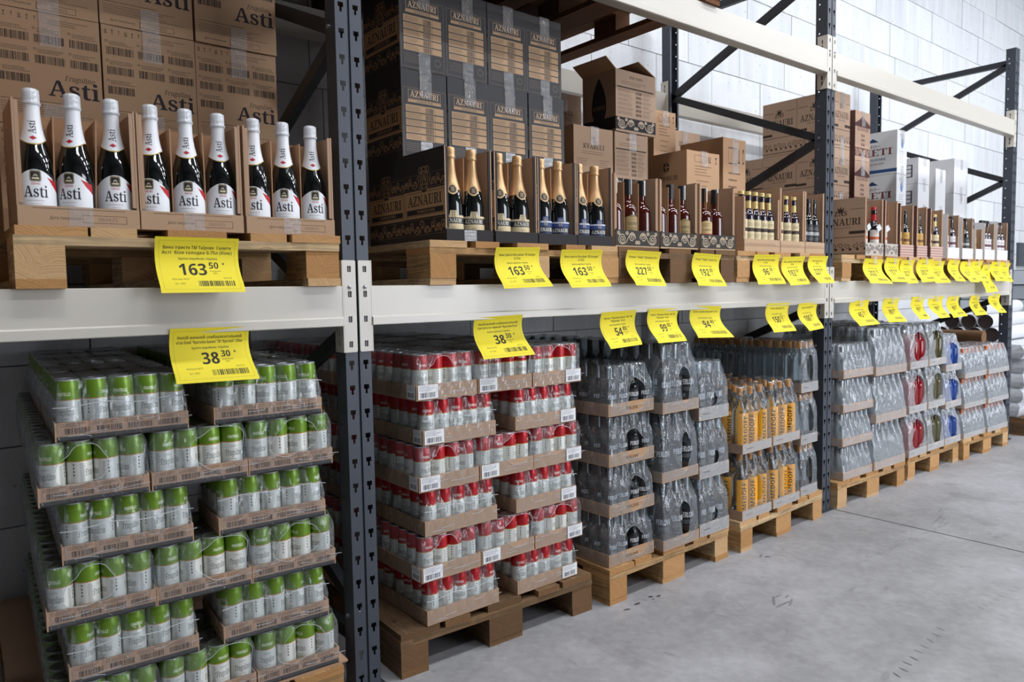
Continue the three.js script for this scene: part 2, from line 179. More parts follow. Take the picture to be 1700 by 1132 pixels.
T.kvDrop = canvasTex(448, 480, (g, w, h) => { kraftBase(g, w, h, '#a4856b'); g.fillStyle = '#1f1c1c'; g.beginPath(); g.moveTo(224, 40); g.bezierCurveTo(380, 210, 340, 400, 224, 400); g.bezierCurveTo(108, 400, 68, 210, 224, 40); g.fill(); fit(g, 'KVARULI', 224, 290, 170, 'bold 40px serif', '#8d6d52'); g.fillStyle = '#1f1c1c'; g.fillRect(0, 366, w, 96); });
T.tanBox = canvasTex(384, 448, (g, w, h) => { kraftBase(g, w, h, '#b8926f'); g.strokeStyle = INK; g.lineWidth = 3; g.strokeRect(90, 36, 90, 60); g.strokeRect(190, 36, 40, 60); iconRow(g, 250, 36, 50, 2); lines(g, 90, 130, 220, 4, 26, '#5c4433', 6, 2); lines(g, 110, 260, 170, 3, 44, '#5c4433', 6, 5); });
T.tanSide = canvasTex(448, 448, (g, w, h) => { kraftBase(g, w, h, '#a88463'); g.fillStyle = '#4a3323'; g.beginPath(); g.ellipse(224, 130, 36, 44, 0, 0, 7); g.fill(); g.fillStyle = '#a88463'; g.fillRect(219, 90, 10, 80); g.fillRect(190, 125, 70, 10); fit(g, 'ШЕРВЕЛІ', 224, 250, 260, 'bold 52px serif', '#4a3323'); });
T.azKraft = canvasTex(448, 512, (g, w, h) => { kraftBase(g, w, h, '#ab8f77'); g.fillStyle = INK; for (const a of [-0.5, 0, 0.5]) { g.save(); g.translate(224, 130); g.rotate(a); g.beginPath(); g.moveTo(0, -66); g.lineTo(16, -10); g.lineTo(-16, -10); g.fill(); g.restore(); } g.fillRect(20, 96, 120, 4); g.fillRect(310, 96, 120, 4); fit(g, 'ZAS', 224, 150, 120, 'bold 60px serif', INK); fit(g, 'AZNAURI', 224, 236, 360, 'bold 84px serif', INK); fit(g, 'WINE COLLECTION', 224, 266, 260, '20px serif', INK); g.fillRect(0, 300, 130, 22); g.fillRect(300, 290, 148, 26); g.fillRect(0, 340, w, 5); g.save(); g.strokeStyle = INK; g.lineWidth = 5; for (let i = 0; i < 7; i++) { spiral(g, 34 + i * 64, 420, 28, 1.3, i % 2 ? 1 : -1, i); g.fillStyle = INK; g.beginPath(); g.arc(56 + i * 64, 450, 12, 0, 7); g.fill(); } g.restore(); g.fillStyle = INK; g.fillRect(0, 486, w, 6); });
T.azMaroon = canvasTex(320, 480, (g, w, h) => { kraftBase(g, w, h, '#b2937c'); g.fillStyle = '#4d2c2b'; g.beginPath(); g.moveTo(0, 120); g.quadraticCurveTo(90, 90, 160, 40); g.quadraticCurveTo(230, 90, 320, 120); g.lineTo(320, 150); g.lineTo(0, 150); g.fill(); fit(g, 'AZNAURI', 160, 144, 240, 'bold 60px serif', '#4d2c2b'); g.clearRect(0, 0, 0, 0); fit(g, 'AZNAURI', 160, 188, 250, 'bold 56px serif', '#4d2c2b'); for (let i = 0; i < 3; i++) { bars(g, 120, 220 + i * 44, 80, 26, i + 60, '#4d2c2b'); } g.fillStyle = 'rgba(77,44,43,0.85)'; g.fillRect(0, 352, w, 84); scrolls(g, 10, 358, w - 20, 74, '#b2937c', 5); });
T.xeti = canvasTex(480, 480, (g, w, h) => { g.fillStyle = '#d4d5d4'; g.fillRect(0, 0, w, h); speckle(g, w, h, 2500, 0.05, 3); g.fillStyle = '#1f3a63'; g.beginPath(); g.moveTo(180, 110); g.lineTo(220, 70); g.lineTo(250, 92); g.lineTo(280, 64); g.lineTo(330, 110); g.fill(); fit(g, 'мамо–', 250, 170, 220, '58px serif', '#6b3b35'); fit(g, 'КАХЕТІ', 240, 262, 420, 'bold 104px serif', '#6b2f2b'); fit(g, 'ВИНО СТОЛОВЕ', 250, 318, 300, 'bold 34px serif', '#1f3a63'); fit(g, 'сухе червоне', 260, 362, 240, 'italic 34px serif', '#6b2f2b'); g.fillStyle = '#274b7c'; g.fillRect(0, 420, w, 36); });
T.xetiFront = canvasTex(256, 480, (g, w, h) => { g.fillStyle = '#dcdddd'; g.fillRect(0, 0, w, h); lines(g, 60, 40, 140, 3, 14, '#778', 5, 2); g.fillStyle = '#6f86b5'; g.beginPath(); g.ellipse(128, 140, 34, 58, 0, 0, 7); g.fill(); lines(g, 60, 230, 140, 6, 24, '#889', 6, 3); });
T.whiteWindow = canvasTex(384, 384, (g, w, h) => { g.fillStyle = '#d9d9da'; g.fillRect(0, 0, w, h); g.fillStyle = '#3b3a3f'; g.fillRect(210, 100, 120, 190); g.fillStyle = '#d9d9da'; for (let i = 0; i < 2; i++) for (let j = 0; j < 3; j++) g.fillRect(222 + i * 52, 114 + j * 58, 42, 46); });
T.scrollLip = canvasTex(512, 128, (g, w, h) => { g.fillStyle = '#37332f'; g.fillRect(0, 0, w, h); scrolls(g, 14, 8, w - 28, 104, '#cbb79a', 6); g.fillStyle = '#b79c7c'; g.fillRect(0, 116, w, 12); });
T.kraftLip = canvasTex(512, 128, (g, w, h) => { kraftBase(g, w, h, '#b99b7c'); lines(g, 10, 46, 480, 1, 8, '#6b4f3a', 4, 3); for (let i = 0; i < 40; i++) { g.fillStyle = '#7d5f48'; g.fillRect(8 + i * 12.4, 54, 5, 10); } g.fillStyle = '#7d5f48'; g.fillRect(0, 68, w, 3); });
T.maroonLip = canvasTex(256, 128, (g, w, h) => { g.fillStyle = '#c2a498'; g.fillRect(0, 0, w, h); g.fillStyle = '#7d4f4a'; for (let i = 0; i < 4; i++) g.fillRect(0, 20 + i * 28, w, 6); });
T.greyLip = canvasTex(256, 128, (g, w, h) => { g.fillStyle = '#b6ada2'; g.fillRect(0, 0, w, h); scrolls(g, 6, 12, w - 12, 100, '#5b524b', 7); });

// tray fronts and stickers
T.greenTray = canvasTex(1024, 160, (g, w, h) => { kraftBase(g, w, h, '#b29076'); for (let i = 0; i < 4; i++) { const x = 60 + i * 240; g.strokeStyle = INK; g.lineWidth = 3; g.strokeRect(x - 26, 14, 22, 22); lines(g, x + 8, 14, 170, 3, 11, INK, 4, i + 2); bars(g, x, 52, 190, 50, 90 + i); } g.fillStyle = '#2e2c2c'; g.fillRect(0, 116, w, 44); for (let i = 0; i < 30; i++) { g.fillStyle = '#554a40'; g.fillRect(10 + i * 34, 120, 18, 4); } });
T.plainTray = canvasTex(512, 128, (g, w, h) => kraftBase(g, w, h, '#b39174'));
T.vodkaTray = canvasTex(512, 128, (g, w, h) => { kraftBase(g, w, h, '#b08a66'); fit(g, 'PERLOVA', 256, 84, 140, 'bold 46px sans-serif', '#3d2a1c'); });
T.greyTray = canvasTex(512, 128, (g, w, h) => { g.fillStyle = '#b9aea4'; g.fillRect(0, 0, w, h); speckle(g, w, h, 1500, 0.06, 3); lines(g, 60, 60, 150, 1, 8, '#5b4638', 10, 6); });
T.sticker = canvasTex(256, 192, (g, w, h) => { g.fillStyle = '#e9e9ea'; g.fillRect(0, 0, w, h); lines(g, 14, 14, 226, 6, 13, '#444', 4, 3); bars(g, 24, 104, 200, 70, 8, '#222'); });

// cans and bottle labels
function canLabel(topCol, topDark, ringCol) {
  return canvasTex(1024, 512, (g, w, h) => {
    g.fillStyle = '#dfe0d8'; g.fillRect(0, 0, w, h); g.fillStyle = topCol; g.fillRect(0, 0, w, h * 0.33); g.fillStyle = ringCol; g.fillRect(0, h * 0.33, w, 7); g.fillStyle = '#aeb0ae'; g.fillRect(0, 0, w, 12); g.fillRect(0, h - 10, w, 10);
    for (const x of [190, 700]) { fit(g, '♦♦♦', x, 92, 80, '26px sans-serif', '#eef0e0'); fit(g, 'FRATELLI', x, 136, 190, 'bold 40px sans-serif', '#eef0e0'); lines(g, x - 60, 206, 120, 2, 11, '#8d8f8a', 4, 3); fit(g, 'Fragolino', x, 300, 250, '74px serif', '#2b2a28'); lines(g, x - 50, 330, 100, 1, 11, '#777', 5, 5); fit(g, topDark, x, 372, 120, '26px serif', '#8a8a80'); }
    for (const x of [430, 960]) { g.fillStyle = '#3c3c3a'; for (let i = 0; i < 4; i++) { g.beginPath(); g.arc(x, 200 + i * 30, 9, 0, 7); g.fill(); } lines(g, x + 30, 196, 10, 1, 9, '#333', 3, 2); }
    g.save(); g.translate(505, 190); lines(g, 0, 0, 76, 22, 9, '#777873', 4, 7); bars(g, 6, 210, 66, 60, 4, '#555'); g.restore(); g.save(); g.translate(880, 196); lines(g, 0, 0, 50, 20, 9, '#8a8b86', 4, 9); g.restore();
  });
}
T.canGreen = canLabel('#6c8f26', 'BIANCO', '#c07a35'); T.canRed = canLabel('#b0161f', 'ROSSO', '#c9a13a');
T.astiNeck = canvasTex(512, 512, (g, w, h) => {
  g.fillStyle = '#e6e7ea'; g.fillRect(0, 0, w, h); speckle(g, w, h, 3000, 0.05, 4);
  g.save(); g.translate(256, 330); g.rotate(-Math.PI / 2); fit(g, 'Asti', 40, 26, 190, 'bold 84px serif', '#1d1c22'); g.restore(); g.fillStyle = '#b51d2d'; g.beginPath(); g.moveTo(256, 402); g.lineTo(282, 430); g.lineTo(256, 458); g.lineTo(230, 430); g.fill();
  g.fillStyle = '#c5b26a'; g.fillRect(0, 500, w, 12);
});
T.astiLabel = canvasTex(640, 400, (g, w, h) => {
  g.fillStyle = '#e8e9eb'; g.fillRect(0, 0, w, h); g.fillStyle = '#b81a26'; g.beginPath(); g.moveTo(470, 70); g.lineTo(640, 110); g.lineTo(640, 210); g.lineTo(540, 140); g.fill(); g.beginPath(); g.moveTo(0, 330); g.lineTo(110, 400); g.lineTo(0, 400); g.fill();
  g.fillStyle = '#25221f'; g.beginPath(); g.roundRect(250, 8, 140, 110, 26); g.fill(); g.strokeStyle = '#b9a777'; g.lineWidth = 6; g.beginPath(); g.roundRect(258, 16, 124, 94, 22); g.stroke(); g.fillStyle = '#d9cfae'; g.beginPath(); g.moveTo(290, 70); g.quadraticCurveTo(320, 18, 350, 70); g.lineTo(326, 62); g.lineTo(320, 40); g.lineTo(314, 62); g.fill(); g.fillRect(276, 78, 88, 16);
  fit(g, 'ТАЇРОВО', 320, 148, 150, 'bold 26px sans-serif', '#b81a26'); fit(g, 'Asti', 320, 268, 330, 'bold 150px serif', '#17171b'); lines(g, 200, 300, 240, 1, 10, '#666', 4, 3); lines(g, 250, 330, 140, 1, 10, '#999', 4, 4);
});
T.azLabel = canvasTex(512, 256, (g, w, h) => { g.fillStyle = '#d9c59c'; g.fillRect(0, 0, w, h); g.fillStyle = '#1f2530'; g.fillRect(0, 84, w, 70); fit(g, 'AZNAURI', 256, 142, 330, 'bold 66px serif', '#e8e0cc'); fit(g, 'BRUT', 256, 210, 90, '26px serif', '#6d5a3a'); emblem(g, 256, 46, 44, '#5b5347'); });
T.azLabelBlue = canvasTex(512, 256, (g, w, h) => { g.fillStyle = '#2b3f78'; g.fillRect(0, 0, w, h); g.fillStyle = '#171b24'; g.fillRect(0, 130, w, 80); fit(g, 'AZNAURI', 256, 194, 330, 'bold 66px serif', '#e5e3dc'); g.fillStyle = '#c7cbd4'; g.fillRect(0, 60, w, 20); emblem(g, 256, 66, 48, '#b9ab86'); });
T.badge = canvasTex(128, 128, (g, w, h) => { g.fillStyle = '#c9a878'; g.fillRect(0, 0, w, h); g.fillStyle = '#2a2622'; g.beginPath(); g.arc(64, 64, 44, 0, 7); g.fill(); emblem(g, 64, 64, 26, '#c9a878'); });
T.goldNeck = canvasTex(256, 256, (g, w, h) => { g.fillStyle = '#d8ae7e'; g.fillRect(0, 0, w, h); speckle(g, w, h, 2500, 0.12, 4); g.save(); g.translate(128, 150); g.rotate(-Math.PI / 2); fit(g, 'AZNAURI', 0, 8, 110, '22px serif', '#8a6238'); g.restore(); });
function vodka(bg, txt, fg, vertical, extra) { return canvasTex(vertical ? 256 : 512, vertical ? 512 : 256, (g, w, h) => { g.fillStyle = bg; g.fillRect(0, 0, w, h); if (vertical) { g.save(); g.translate(w / 2, h / 2); g.rotate(-Math.PI / 2); fit(g, txt, 20, 32, 400, 'bold 104px sans-serif', fg); g.restore(); } else { fit(g, txt, w / 2, 130, 360, 'bold 104px sans-serif', fg); lines(g, 130, 170, 260, 3, 18, '#8b8f92', 6, 3); } if (extra) extra(g, w, h); }); }
T.perlova = vodka('#121316', 'PERLOVA', '#d9dbdc', false); T.prime = vodka('#141518', 'PRIME', '#d9dbdc', false);
T.medoff = vodka('#eda312', 'MEDOFF', '#3a2a10', true, (g, w, h) => { g.fillStyle = '#c9ccd0'; g.fillRect(0, h - 60, 60, 60); });
T.cognac = canvasTex(256, 320, (g, w, h) => { g.fillStyle = '#c7ab76'; g.fillRect(0, 0, w, h); lines(g, 40, 40, 180, 3, 18, '#5a4320', 6, 2); fit(g, 'ТАВРІЯ', 128, 150, 180, 'bold 44px serif', '#5a4320'); g.fillStyle = '#a3231f'; g.fillRect(0, 190, w, 130); g.fillStyle = '#d8b45a'; g.beginPath(); g.arc(128, 250, 34, 0, 7); g.fill(); fit(g, '3', 128, 266, 30, 'bold 46px serif', '#7a1512'); });
T.cognacGold = canvasTex(256, 320, (g, w, h) => { g.fillStyle = '#9c8352'; g.fillRect(0, 0, w, h); g.strokeStyle = '#3a2d18'; g.lineWidth = 8; g.strokeRect(14, 14, w - 28, h - 28); fit(g, 'ТАВРІЯ', 128, 130, 190, 'bold 48px serif', '#32240f'); lines(g, 60, 170, 140, 4, 24, '#3a2d18', 8, 4); g.fillStyle = '#1b1814'; g.fillRect(0, 260, w, 60); });
T.taxStrip = canvasTex(64, 256, (g, w, h) => { g.fillStyle = '#cdd3cf'; g.fillRect(0, 0, w, h); speckle(g, w, h, 400, 0.4, 5, '70,90,90'); });
function wineLabel(base, band, dots) { return canvasTex(256, 512, (g, w, h) => { g.fillStyle = base; g.fillRect(0, 0, w, h); lines(g, 70, 60, 120, 3, 22, band, 6, 3); g.fillStyle = band; g.fillRect(0, 150, w, 66); lines(g, 60, 270, 140, 2, 30, band, 6, 4); g.fillStyle = dots; g.beginPath(); g.arc(128, 380, 30, 0, 7); g.fill(); }); }
T.wineCream = wineLabel('#d8c79d', '#3b2a22', '#cdb98a'); T.wineDark = wineLabel('#26282a', '#a9aba6', '#c9c6b8'); T.wineOrange = wineLabel('#d5d0c8', '#c2602a', '#b34f22'); T.wineGold = wineLabel('#c59a4a', '#6d4418', '#8a2f1c'); T.winePlum = wineLabel('#d3cfd0', '#5a3344', '#86506a');

// price tags: two sheets
const TAGS = { up: [
  [-0.464, 'Вино ігристе ТМ Таїрово  Салюте', 'Асті  біле солодке 0.75л (біле)', '163', '50'], [0.596, 'Вино ігристе біле напівс ТМ Азнаурі', '0.75л', '163', '50'], [0.902, 'Вино ігристе біле брют ТМ Азнаурі', '0.75л', '163', '50'],
  [1.254, 'Коньяк "Таврія" Преміум 0.5л', '', '227', '50'], [1.668, 'Коньяк "Таврія" 3 роки 0.5л', '', '192', '50'], [2.132, 'Вино біле напівсолодке', '0.75л', '96', '30'], [2.373, 'Вино червоне напівсолодке', '0.75л', '192', '50'], [2.608, 'Вино червоне сухе', '0.75л', '227', '50'],
  [3.212, 'Вино біле 0.75л', '', '202', '70'], [3.473, 'Вино рожеве 0.75л', '', '157', '40'], [3.66, 'Вино біле 0.75л', '', '202', '30'], [3.903, 'Вино 0.75л', '', '203', '50'], [4.108, 'Вино 0.75л', '', '192', '50'], [4.36, 'Вино 0.75л', '', '227', '50'], [4.582, 'Вино 0.75л', '', '162', '50'], [4.77, 'Вино 0.75л', '', '162', '30'], [4.95, 'Вино 0.75л', '', '162', '70'], [5.142, 'Вино 0.75л', '', '192', '30'], [5.322, 'Вино 0.75л', '', '192', '50']],
lo: [
  [-0.432, 'Напій винний слабоалкогольний', 'н/сол білий "Фраголіно Бьянко" ТМ "Фрателлі" 330мл', '38', '30'], [0.533, 'Напій винний слабоалкогольний', 'ігристий н/сол червоний "Фраголіно Россо"', '38', '30'], [1.14, 'Горілка "Перлова Класік" 40° ТМ', '"Перлова" 0.2л', '54', '80'], [1.415, 'Горілка "Перлова Класік" 40° ТМ', '"Перлова" 0.5л', '99', '00'], [1.708, 'Горілка Прайм Класік 40° 0.37л', '', '94', '40'], [2.293, 'Горілка Медофф 0.7л', '', '150', '72'], [2.576, 'Горілка Медофф 0.5л', '', '100', '70'],
  [3.132, 'Горілка 0.2л', '', '45', '70'], [3.528, 'Горілка 0.5л', '', '89', '90'], [3.906, 'Настоянка 0.5л', '', '99', '50'], [4.172, 'Горілка 0.5л', '', '99', '90'], [4.462, 'Горілка 0.5л', '', '99', '30'], [4.854, 'Горілка 0.35л', '', '89', '50'], [5.226, 'Горілка 0.35л', '', '89', '30']] };
const allTags = [...TAGS.up.map((t, i) => [...t, 'up', i]), ...TAGS.lo.map((t, i) => [...t, 'lo', i])];
const TAG_COLS = 4, TAG_ROWS = 5, TW = 512, TH = 360;
const tagPages = [0, 1].map((pg) => canvasTex(2048, 1800, (g) => {
  g.fillStyle = '#ecd92a'; g.fillRect(0, 0, 2048, 1800);
  allTags.slice(pg * 20, pg * 20 + 20).forEach((t, k) => {
    const x = (k % TAG_COLS) * TW, y = Math.floor(k / TAG_COLS) * TH; g.save(); g.translate(x, y); g.beginPath(); g.rect(0, 0, TW, TH); g.clip();
    g.fillStyle = '#ecd92a'; g.fillRect(0, 0, TW, TH); g.strokeStyle = 'rgba(90,80,10,0.45)'; g.lineWidth = 1.5; g.strokeRect(24, 22, TW - 48, TH - 44);
    fit(g, t[1], 256, 74, 420, 'bold 29px sans-serif', '#35330e'); if (t[2]) fit(g, t[2], 256, 106, 430, 'bold 29px sans-serif', '#35330e'); fit(g, 'Країна виробник: Україна', 256, 142, 240, 'bold 19px sans-serif', '#4b4812');
    fit(g, t[3], 304, 244, 230, 'bold 106px sans-serif', '#1b1b10', 'right'); fit(g, t[4], 316, 200, 80, 'bold 58px sans-serif', '#1b1b10', 'left'); g.fillStyle = '#35330e'; g.fillRect(318, 216, 72, 2.5); fit(g, 'грн.', 352, 236, 40, '17px sans-serif', '#35330e'); fit(g, '*', 410, 186, 20, 'bold 36px sans-serif', '#35330e');
    fit(g, 'Магазин №19', 130, 276, 100, '16px sans-serif', '#4b4812'); fit(g, 'Шт. 0001', 122, 306, 80, '16px sans-serif', '#4b4812'); fit(g, '06.05.25', 420, 270, 60, '14px sans-serif', '#4b4812'); bars(g, 232, 282, 230, 36, 200 + k + pg * 20, '#2d2b10'); g.restore();
  });
}));

// ------------------------------------------------------------------ materials
const std = (o) => new THREE.MeshStandardMaterial({ roughness: 0.8, ...o });
const phys = (o) => new THREE.MeshPhysicalMaterial({ roughness: 0.5, ...o });
const card = (map, o = {}) => std({ map, roughness: 0.85, ...o });
const M = {};
M.kraft = card(T.kraft); M.kraftIn = card(T.kraft, { color: 0xf6e6d2 });
M.beam = phys({ color: 0xcbc5b9, roughness: 0.32, clearcoat: 0.3, clearcoatRoughness: 0.25 });
M.post = std({ color: 0x3d424b, roughness: 0.42, metalness: 0.15 });
M.brace = std({ color: 0x2c2e32, roughness: 0.45, metalness: 0.2 });
M.zinc = std({ color: 0xb9bcc0, roughness: 0.3, metalness: 0.9 });
M.plate = std({ color: 0x3a3d42, roughness: 0.5, metalness: 0.4 });
const wood = (c) => std({ map: T.wood, color: c, roughness: 0.85, bumpMap: T.woodBump, bumpScale: 0.0015 });
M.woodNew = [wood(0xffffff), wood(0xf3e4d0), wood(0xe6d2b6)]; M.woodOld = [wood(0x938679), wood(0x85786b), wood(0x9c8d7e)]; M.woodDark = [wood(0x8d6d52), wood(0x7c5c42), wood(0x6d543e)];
M.wallPaint = [0xffffff, 0xf6f6f6, 0xfbfbfc].map((c) => std({ map: T.wallPaint, color: c, roughness: 0.75, bumpMap: T.wallBump, bumpScale: 0.002 }));
M.mortar = std({ color: 0x8b8b8a, roughness: 0.95 });
M.farWall = std({ color: 0x6f7174, roughness: 0.85 });
M.ceiling = std({ color: 0x85888c, roughness: 0.8 });
M.floor = std({ map: T.floor, roughness: 0.52 });
M.joint = std({ color: 0x35363a, roughness: 0.9 });
M.tape = phys({ color: 0xffffff, transmission: 0.93, thickness: 0, roughness: 0.1, ior: 1.6, bumpMap: T.filmBump, bumpScale: 0.0006, side: THREE.DoubleSide });
M.film = phys({ color: 0xf4f7fa, transmission: 0.965, thickness: 0, roughness: 0.08, ior: 1.5, bumpMap: T.filmBump, bumpScale: 0.0035, side: THREE.DoubleSide });
M.filmBottle = phys({ color: 0xeaf0f5, transmission: 0.9, thickness: 0, roughness: 0.12, ior: 1.6, bumpMap: T.filmBump, bumpScale: 0.006, side: THREE.DoubleSide });
M.filmWhite = phys({ color: 0xf2f5f8, transmission: 0.76, thickness: 0, roughness: 0.12, ior: 1.6, bumpMap: T.filmBump, bumpScale: 0.007, side: THREE.DoubleSide });
M.filmEdge = phys({ color: 0xeef1f4, roughness: 0.25, transmission: 0.55, thickness: 0 });
M.glassDark = phys({ color: 0x0a0d0b, roughness: 0.06, clearcoat: 1, clearcoatRoughness: 0.03 });
M.glassClear = phys({ color: 0xe9f0f2, transmission: 1, thickness: 0.03, roughness: 0.03, ior: 1.38 });
M.glassThin = phys({ color: 0xc9d4d8, transmission: 0.85, thickness: 0, roughness: 0.05, ior: 1.5 });
M.glassRed = phys({ color: 0xb3121b, roughness: 0.06, transmission: 0.55, thickness: 0, ior: 1.5 }); M.glassOlive = phys({ color: 0x6b6540, roughness: 0.06, transmission: 0.5, thickness: 0, ior: 1.5 }); M.glassBlue = phys({ color: 0x2753a8, roughness: 0.06, transmission: 0.4, thickness: 0, ior: 1.5 });
M.glassAmber = phys({ color: 0x4d1509, roughness: 0.05, clearcoat: 1, clearcoatRoughness: 0.03, transmission: 0.3, thickness: 0 });
M.glassPlum = phys({ color: 0x241724, roughness: 0.08, clearcoat: 1 });
M.canGreen = std({ map: T.canGreen, roughness: 0.33, metalness: 0.25 }); M.canRed = std({ map: T.canRed, roughness: 0.33, metalness: 0.25 }); M.lid = std({ color: 0xb4b6b8, roughness: 0.3, metalness: 0.85 });
M.capBlack = std({ color: 0x17181b, roughness: 0.35 }); M.capSilver = std({ color: 0xaeb3b8, roughness: 0.3, metalness: 0.6 }); M.capOrange = std({ color: 0xc78426, roughness: 0.4 }); M.capCopper = std({ color: 0xb0603c, roughness: 0.35, metalness: 0.4 }); M.capRed = std({ color: 0xb3202a, roughness: 0.4 }); M.foilGold = std({ map: T.goldNeck, roughness: 0.36, metalness: 0.55 }); M.foilCream = std({ color: 0xd3bf7e, roughness: 0.45, metalness: 0.3 });
M.foilWhite = std({ map: T.astiNeck, roughness: 0.42 }); M.goldTrim = std({ color: 0xc9ac5a, roughness: 0.3, metalness: 0.8 });
const lab = (t) => std({ map: t, roughness: 0.55 });
M.white = std({ color: 0xd7dade, roughness: 0.5 });

// ------------------------------------------------------------------ room
const WALL_Z = -1.25, X0 = -6, X1 = 15, Z1 = 7;
function structure(name, label, geo, mat) { const m = new THREE.Mesh(geo, mat); m.name = name; m.castShadow = m.receiveShadow = true; scene.add(m); return tag(m, label, 'room', null, 'structure'); }
{
  const f = new THREE.Group(); f.name = 'floor'; scene.add(f); tag(f, 'grey polished concrete floor with a dark saw-cut joint', 'floor', null, 'structure');
  const slab = (x0, x1) => { const g = new THREE.BoxGeometry(x1 - x0, 0.2, Z1 - WALL_Z + 0.4).translate((x0 + x1) / 2, -0.1, (Z1 + WALL_Z - 0.4) / 2), p = g.attributes.position, uv = g.attributes.uv; for (let i = 0; i < p.count; i++) uv.setXY(i, p.getX(i) + 0.3, p.getZ(i)); return g; };
  part(f, 'floor_slab', slab(X0, 2.854), M.floor); part(f, 'floor_slab', slab(2.864, X1), M.floor); part(f, 'joint_filler', bx(0.01, 0.19, Z1 - WALL_Z, 2.859, -0.1, (Z1 + WALL_Z) / 2), M.joint);
}
structure('ceiling', 'light grey warehouse ceiling above the racks', bx(X1 - X0, 0.2, Z1 - WALL_Z + 0.4, (X0 + X1) / 2, CEIL + 0.1, (Z1 + WALL_Z) / 2), M.ceiling);
structure('wall_left', 'plain grey end wall behind the viewer', bx(0.2, CEIL, Z1 - WALL_Z + 0.4, X0 - 0.1, CEIL / 2, (Z1 + WALL_Z) / 2), M.farWall);
structure('wall_right', 'plain white far end wall past the racks', bx(0.2, CEIL, Z1 - WALL_Z + 0.4, X1 + 0.1, CEIL / 2, (Z1 + WALL_Z) / 2), M.wallPaint[0]);
structure('wall_front', 'plain grey wall across the aisle', bx(X1 - X0, CEIL, 0.2, (X0 + X1) / 2, CEIL / 2, Z1 + 0.1), M.farWall);
{
  const w = new THREE.Group(); w.name = 'wall_back'; scene.add(w); tag(w, 'white painted wall of large concrete blocks behind the racks', 'wall', null, 'structure');
  part(w, 'mortar_bed', bx(X1 - X0, CEIL, 0.2, (X0 + X1) / 2, CEIL / 2, WALL_Z - 0.106), M.mortar);
  const far = [], L = 0.61, H = 0.3, joints = [0.30, 0.55, 0.25, 0.49 - 0.2, 0.1, 0.42, 0.18, 0.5, 0.44, 0.17, 0.27, 0.16, 0.48, 0.3, 0.02, 0.4, 0.1, 0.36, 0.2]; // first joint of each course
  joints[9] = 3.491 % L; joints[10] = 4.44 % L; joints[11] = 3.928 % L; joints[12] = 5.65 % L; joints[13] = 7.19 % L;
  const r = rng(31); let n = 0;
  for (let c = 0; c < 19; c++) {
    const y0 = Math.max(0, 0.09 + (c - 1) * H), y1 = Math.min(CEIL, 0.09 + c * H); if (y1 - y0 < 0.02) continue;
    for (let x = joints[c] - L * 20; x < X1; x += L) {
      const a = Math.max(X0, x), b = Math.min(X1, x + L); if (b - a < 0.05) continue;
      const near = a > -1.3 && b < 10.9 && y0 < 4.75, gap = 0.006, g = new THREE.BoxGeometry(b - a - gap, y1 - y0 - gap, 0.05).translate(0, 0, (r() - 0.5) * 0.005), uv = g.attributes.uv, ou = r() * 9, ov = r() * 9, pp = g.attributes.position; for (let i = 0; i < uv.count; i++) uv.setXY(i, pp.getX(i) + ou, pp.getY(i) + ov);
      if (near && n < 299) { n++; const m = part(w, 'block', g, M.wallPaint[Math.floor(r() * 3)]); m.position.set((a + b) / 2, (y0 + y1) / 2, WALL_Z - 0.025); }
      else far.push(g.translate((a + b) / 2, (y0 + y1) / 2, WALL_Z - 0.025));
    }
  }
  const m = part(w, 'block_courses', merge(far), M.wallPaint[0]); m.userData.kind = 'stuff';
}

{ // translucent daylight gate across the aisle at the far end
  const w = new THREE.Group(); w.name = 'window_1'; w.position.set(GATE_X, 2.1, Z1 - 0.02); scene.add(w); tag(w, 'large translucent daylight gate window across the aisle', 'window', null, 'structure');
  part(w, 'window_pane', bx(GATE_W, GATE_H, 0.02), new THREE.MeshStandardMaterial({ color: 0xffffff, emissive: 0xeef4ff, emissiveIntensity: GATE_POWER * 0.5 }));
  for (let i = 0; i < 4; i++) part(w, 'window_bar', bx(0.06, GATE_H, 0.05, -GATE_W / 2 + (i + 0.5) * GATE_W / 4 + GATE_W / 8 - (i === 3 ? 0 : 0), 0, 0), M.plate);
  const r = new THREE.RectAreaLight(0xeef4ff, GATE_POWER, GATE_W, GATE_H); r.position.set(0, 0, -0.06); r.name = 'gate_light'; w.add(r);
}

// ------------------------------------------------------------------ ceiling lamps
const lampGlow = new THREE.MeshStandardMaterial({ color: 0xffffff, emissive: 0xf4f8ff, emissiveIntensity: 6 });
LAMP_SPOTS.forEach(([x, z], i) => {
  const l = thing('ceiling_lamp', `long LED ceiling lamp, ${ORD[Math.floor(i / 2)]} along the ${i % 2 ? 'far' : 'near'} row over the aisle`, 'lamp', [x, LAMP_Y, z], 0, 'LED lamps over the aisle');
  part(l, 'housing', bx(LAMP_W + 0.04, 0.06, LAMP_D + 0.04, 0, 0.04, 0), M.white); part(l, 'diffuser', bx(LAMP_W, 0.012, LAMP_D, 0, 0.005, 0), lampGlow);
  for (const s of [-0.5, 0.5]) part(l, 'hanger', bx(0.01, CEIL - LAMP_Y - 0.07, 0.01, s, (CEIL - LAMP_Y + 0.07) / 2, 0), M.zinc);
  const r = new THREE.RectAreaLight(0xf6f9ff, LAMP_POWER, LAMP_W, LAMP_D); r.position.set(0, -0.004, 0); r.rotation.x = -Math.PI / 2; r.name = 'led_light'; l.add(r);
});

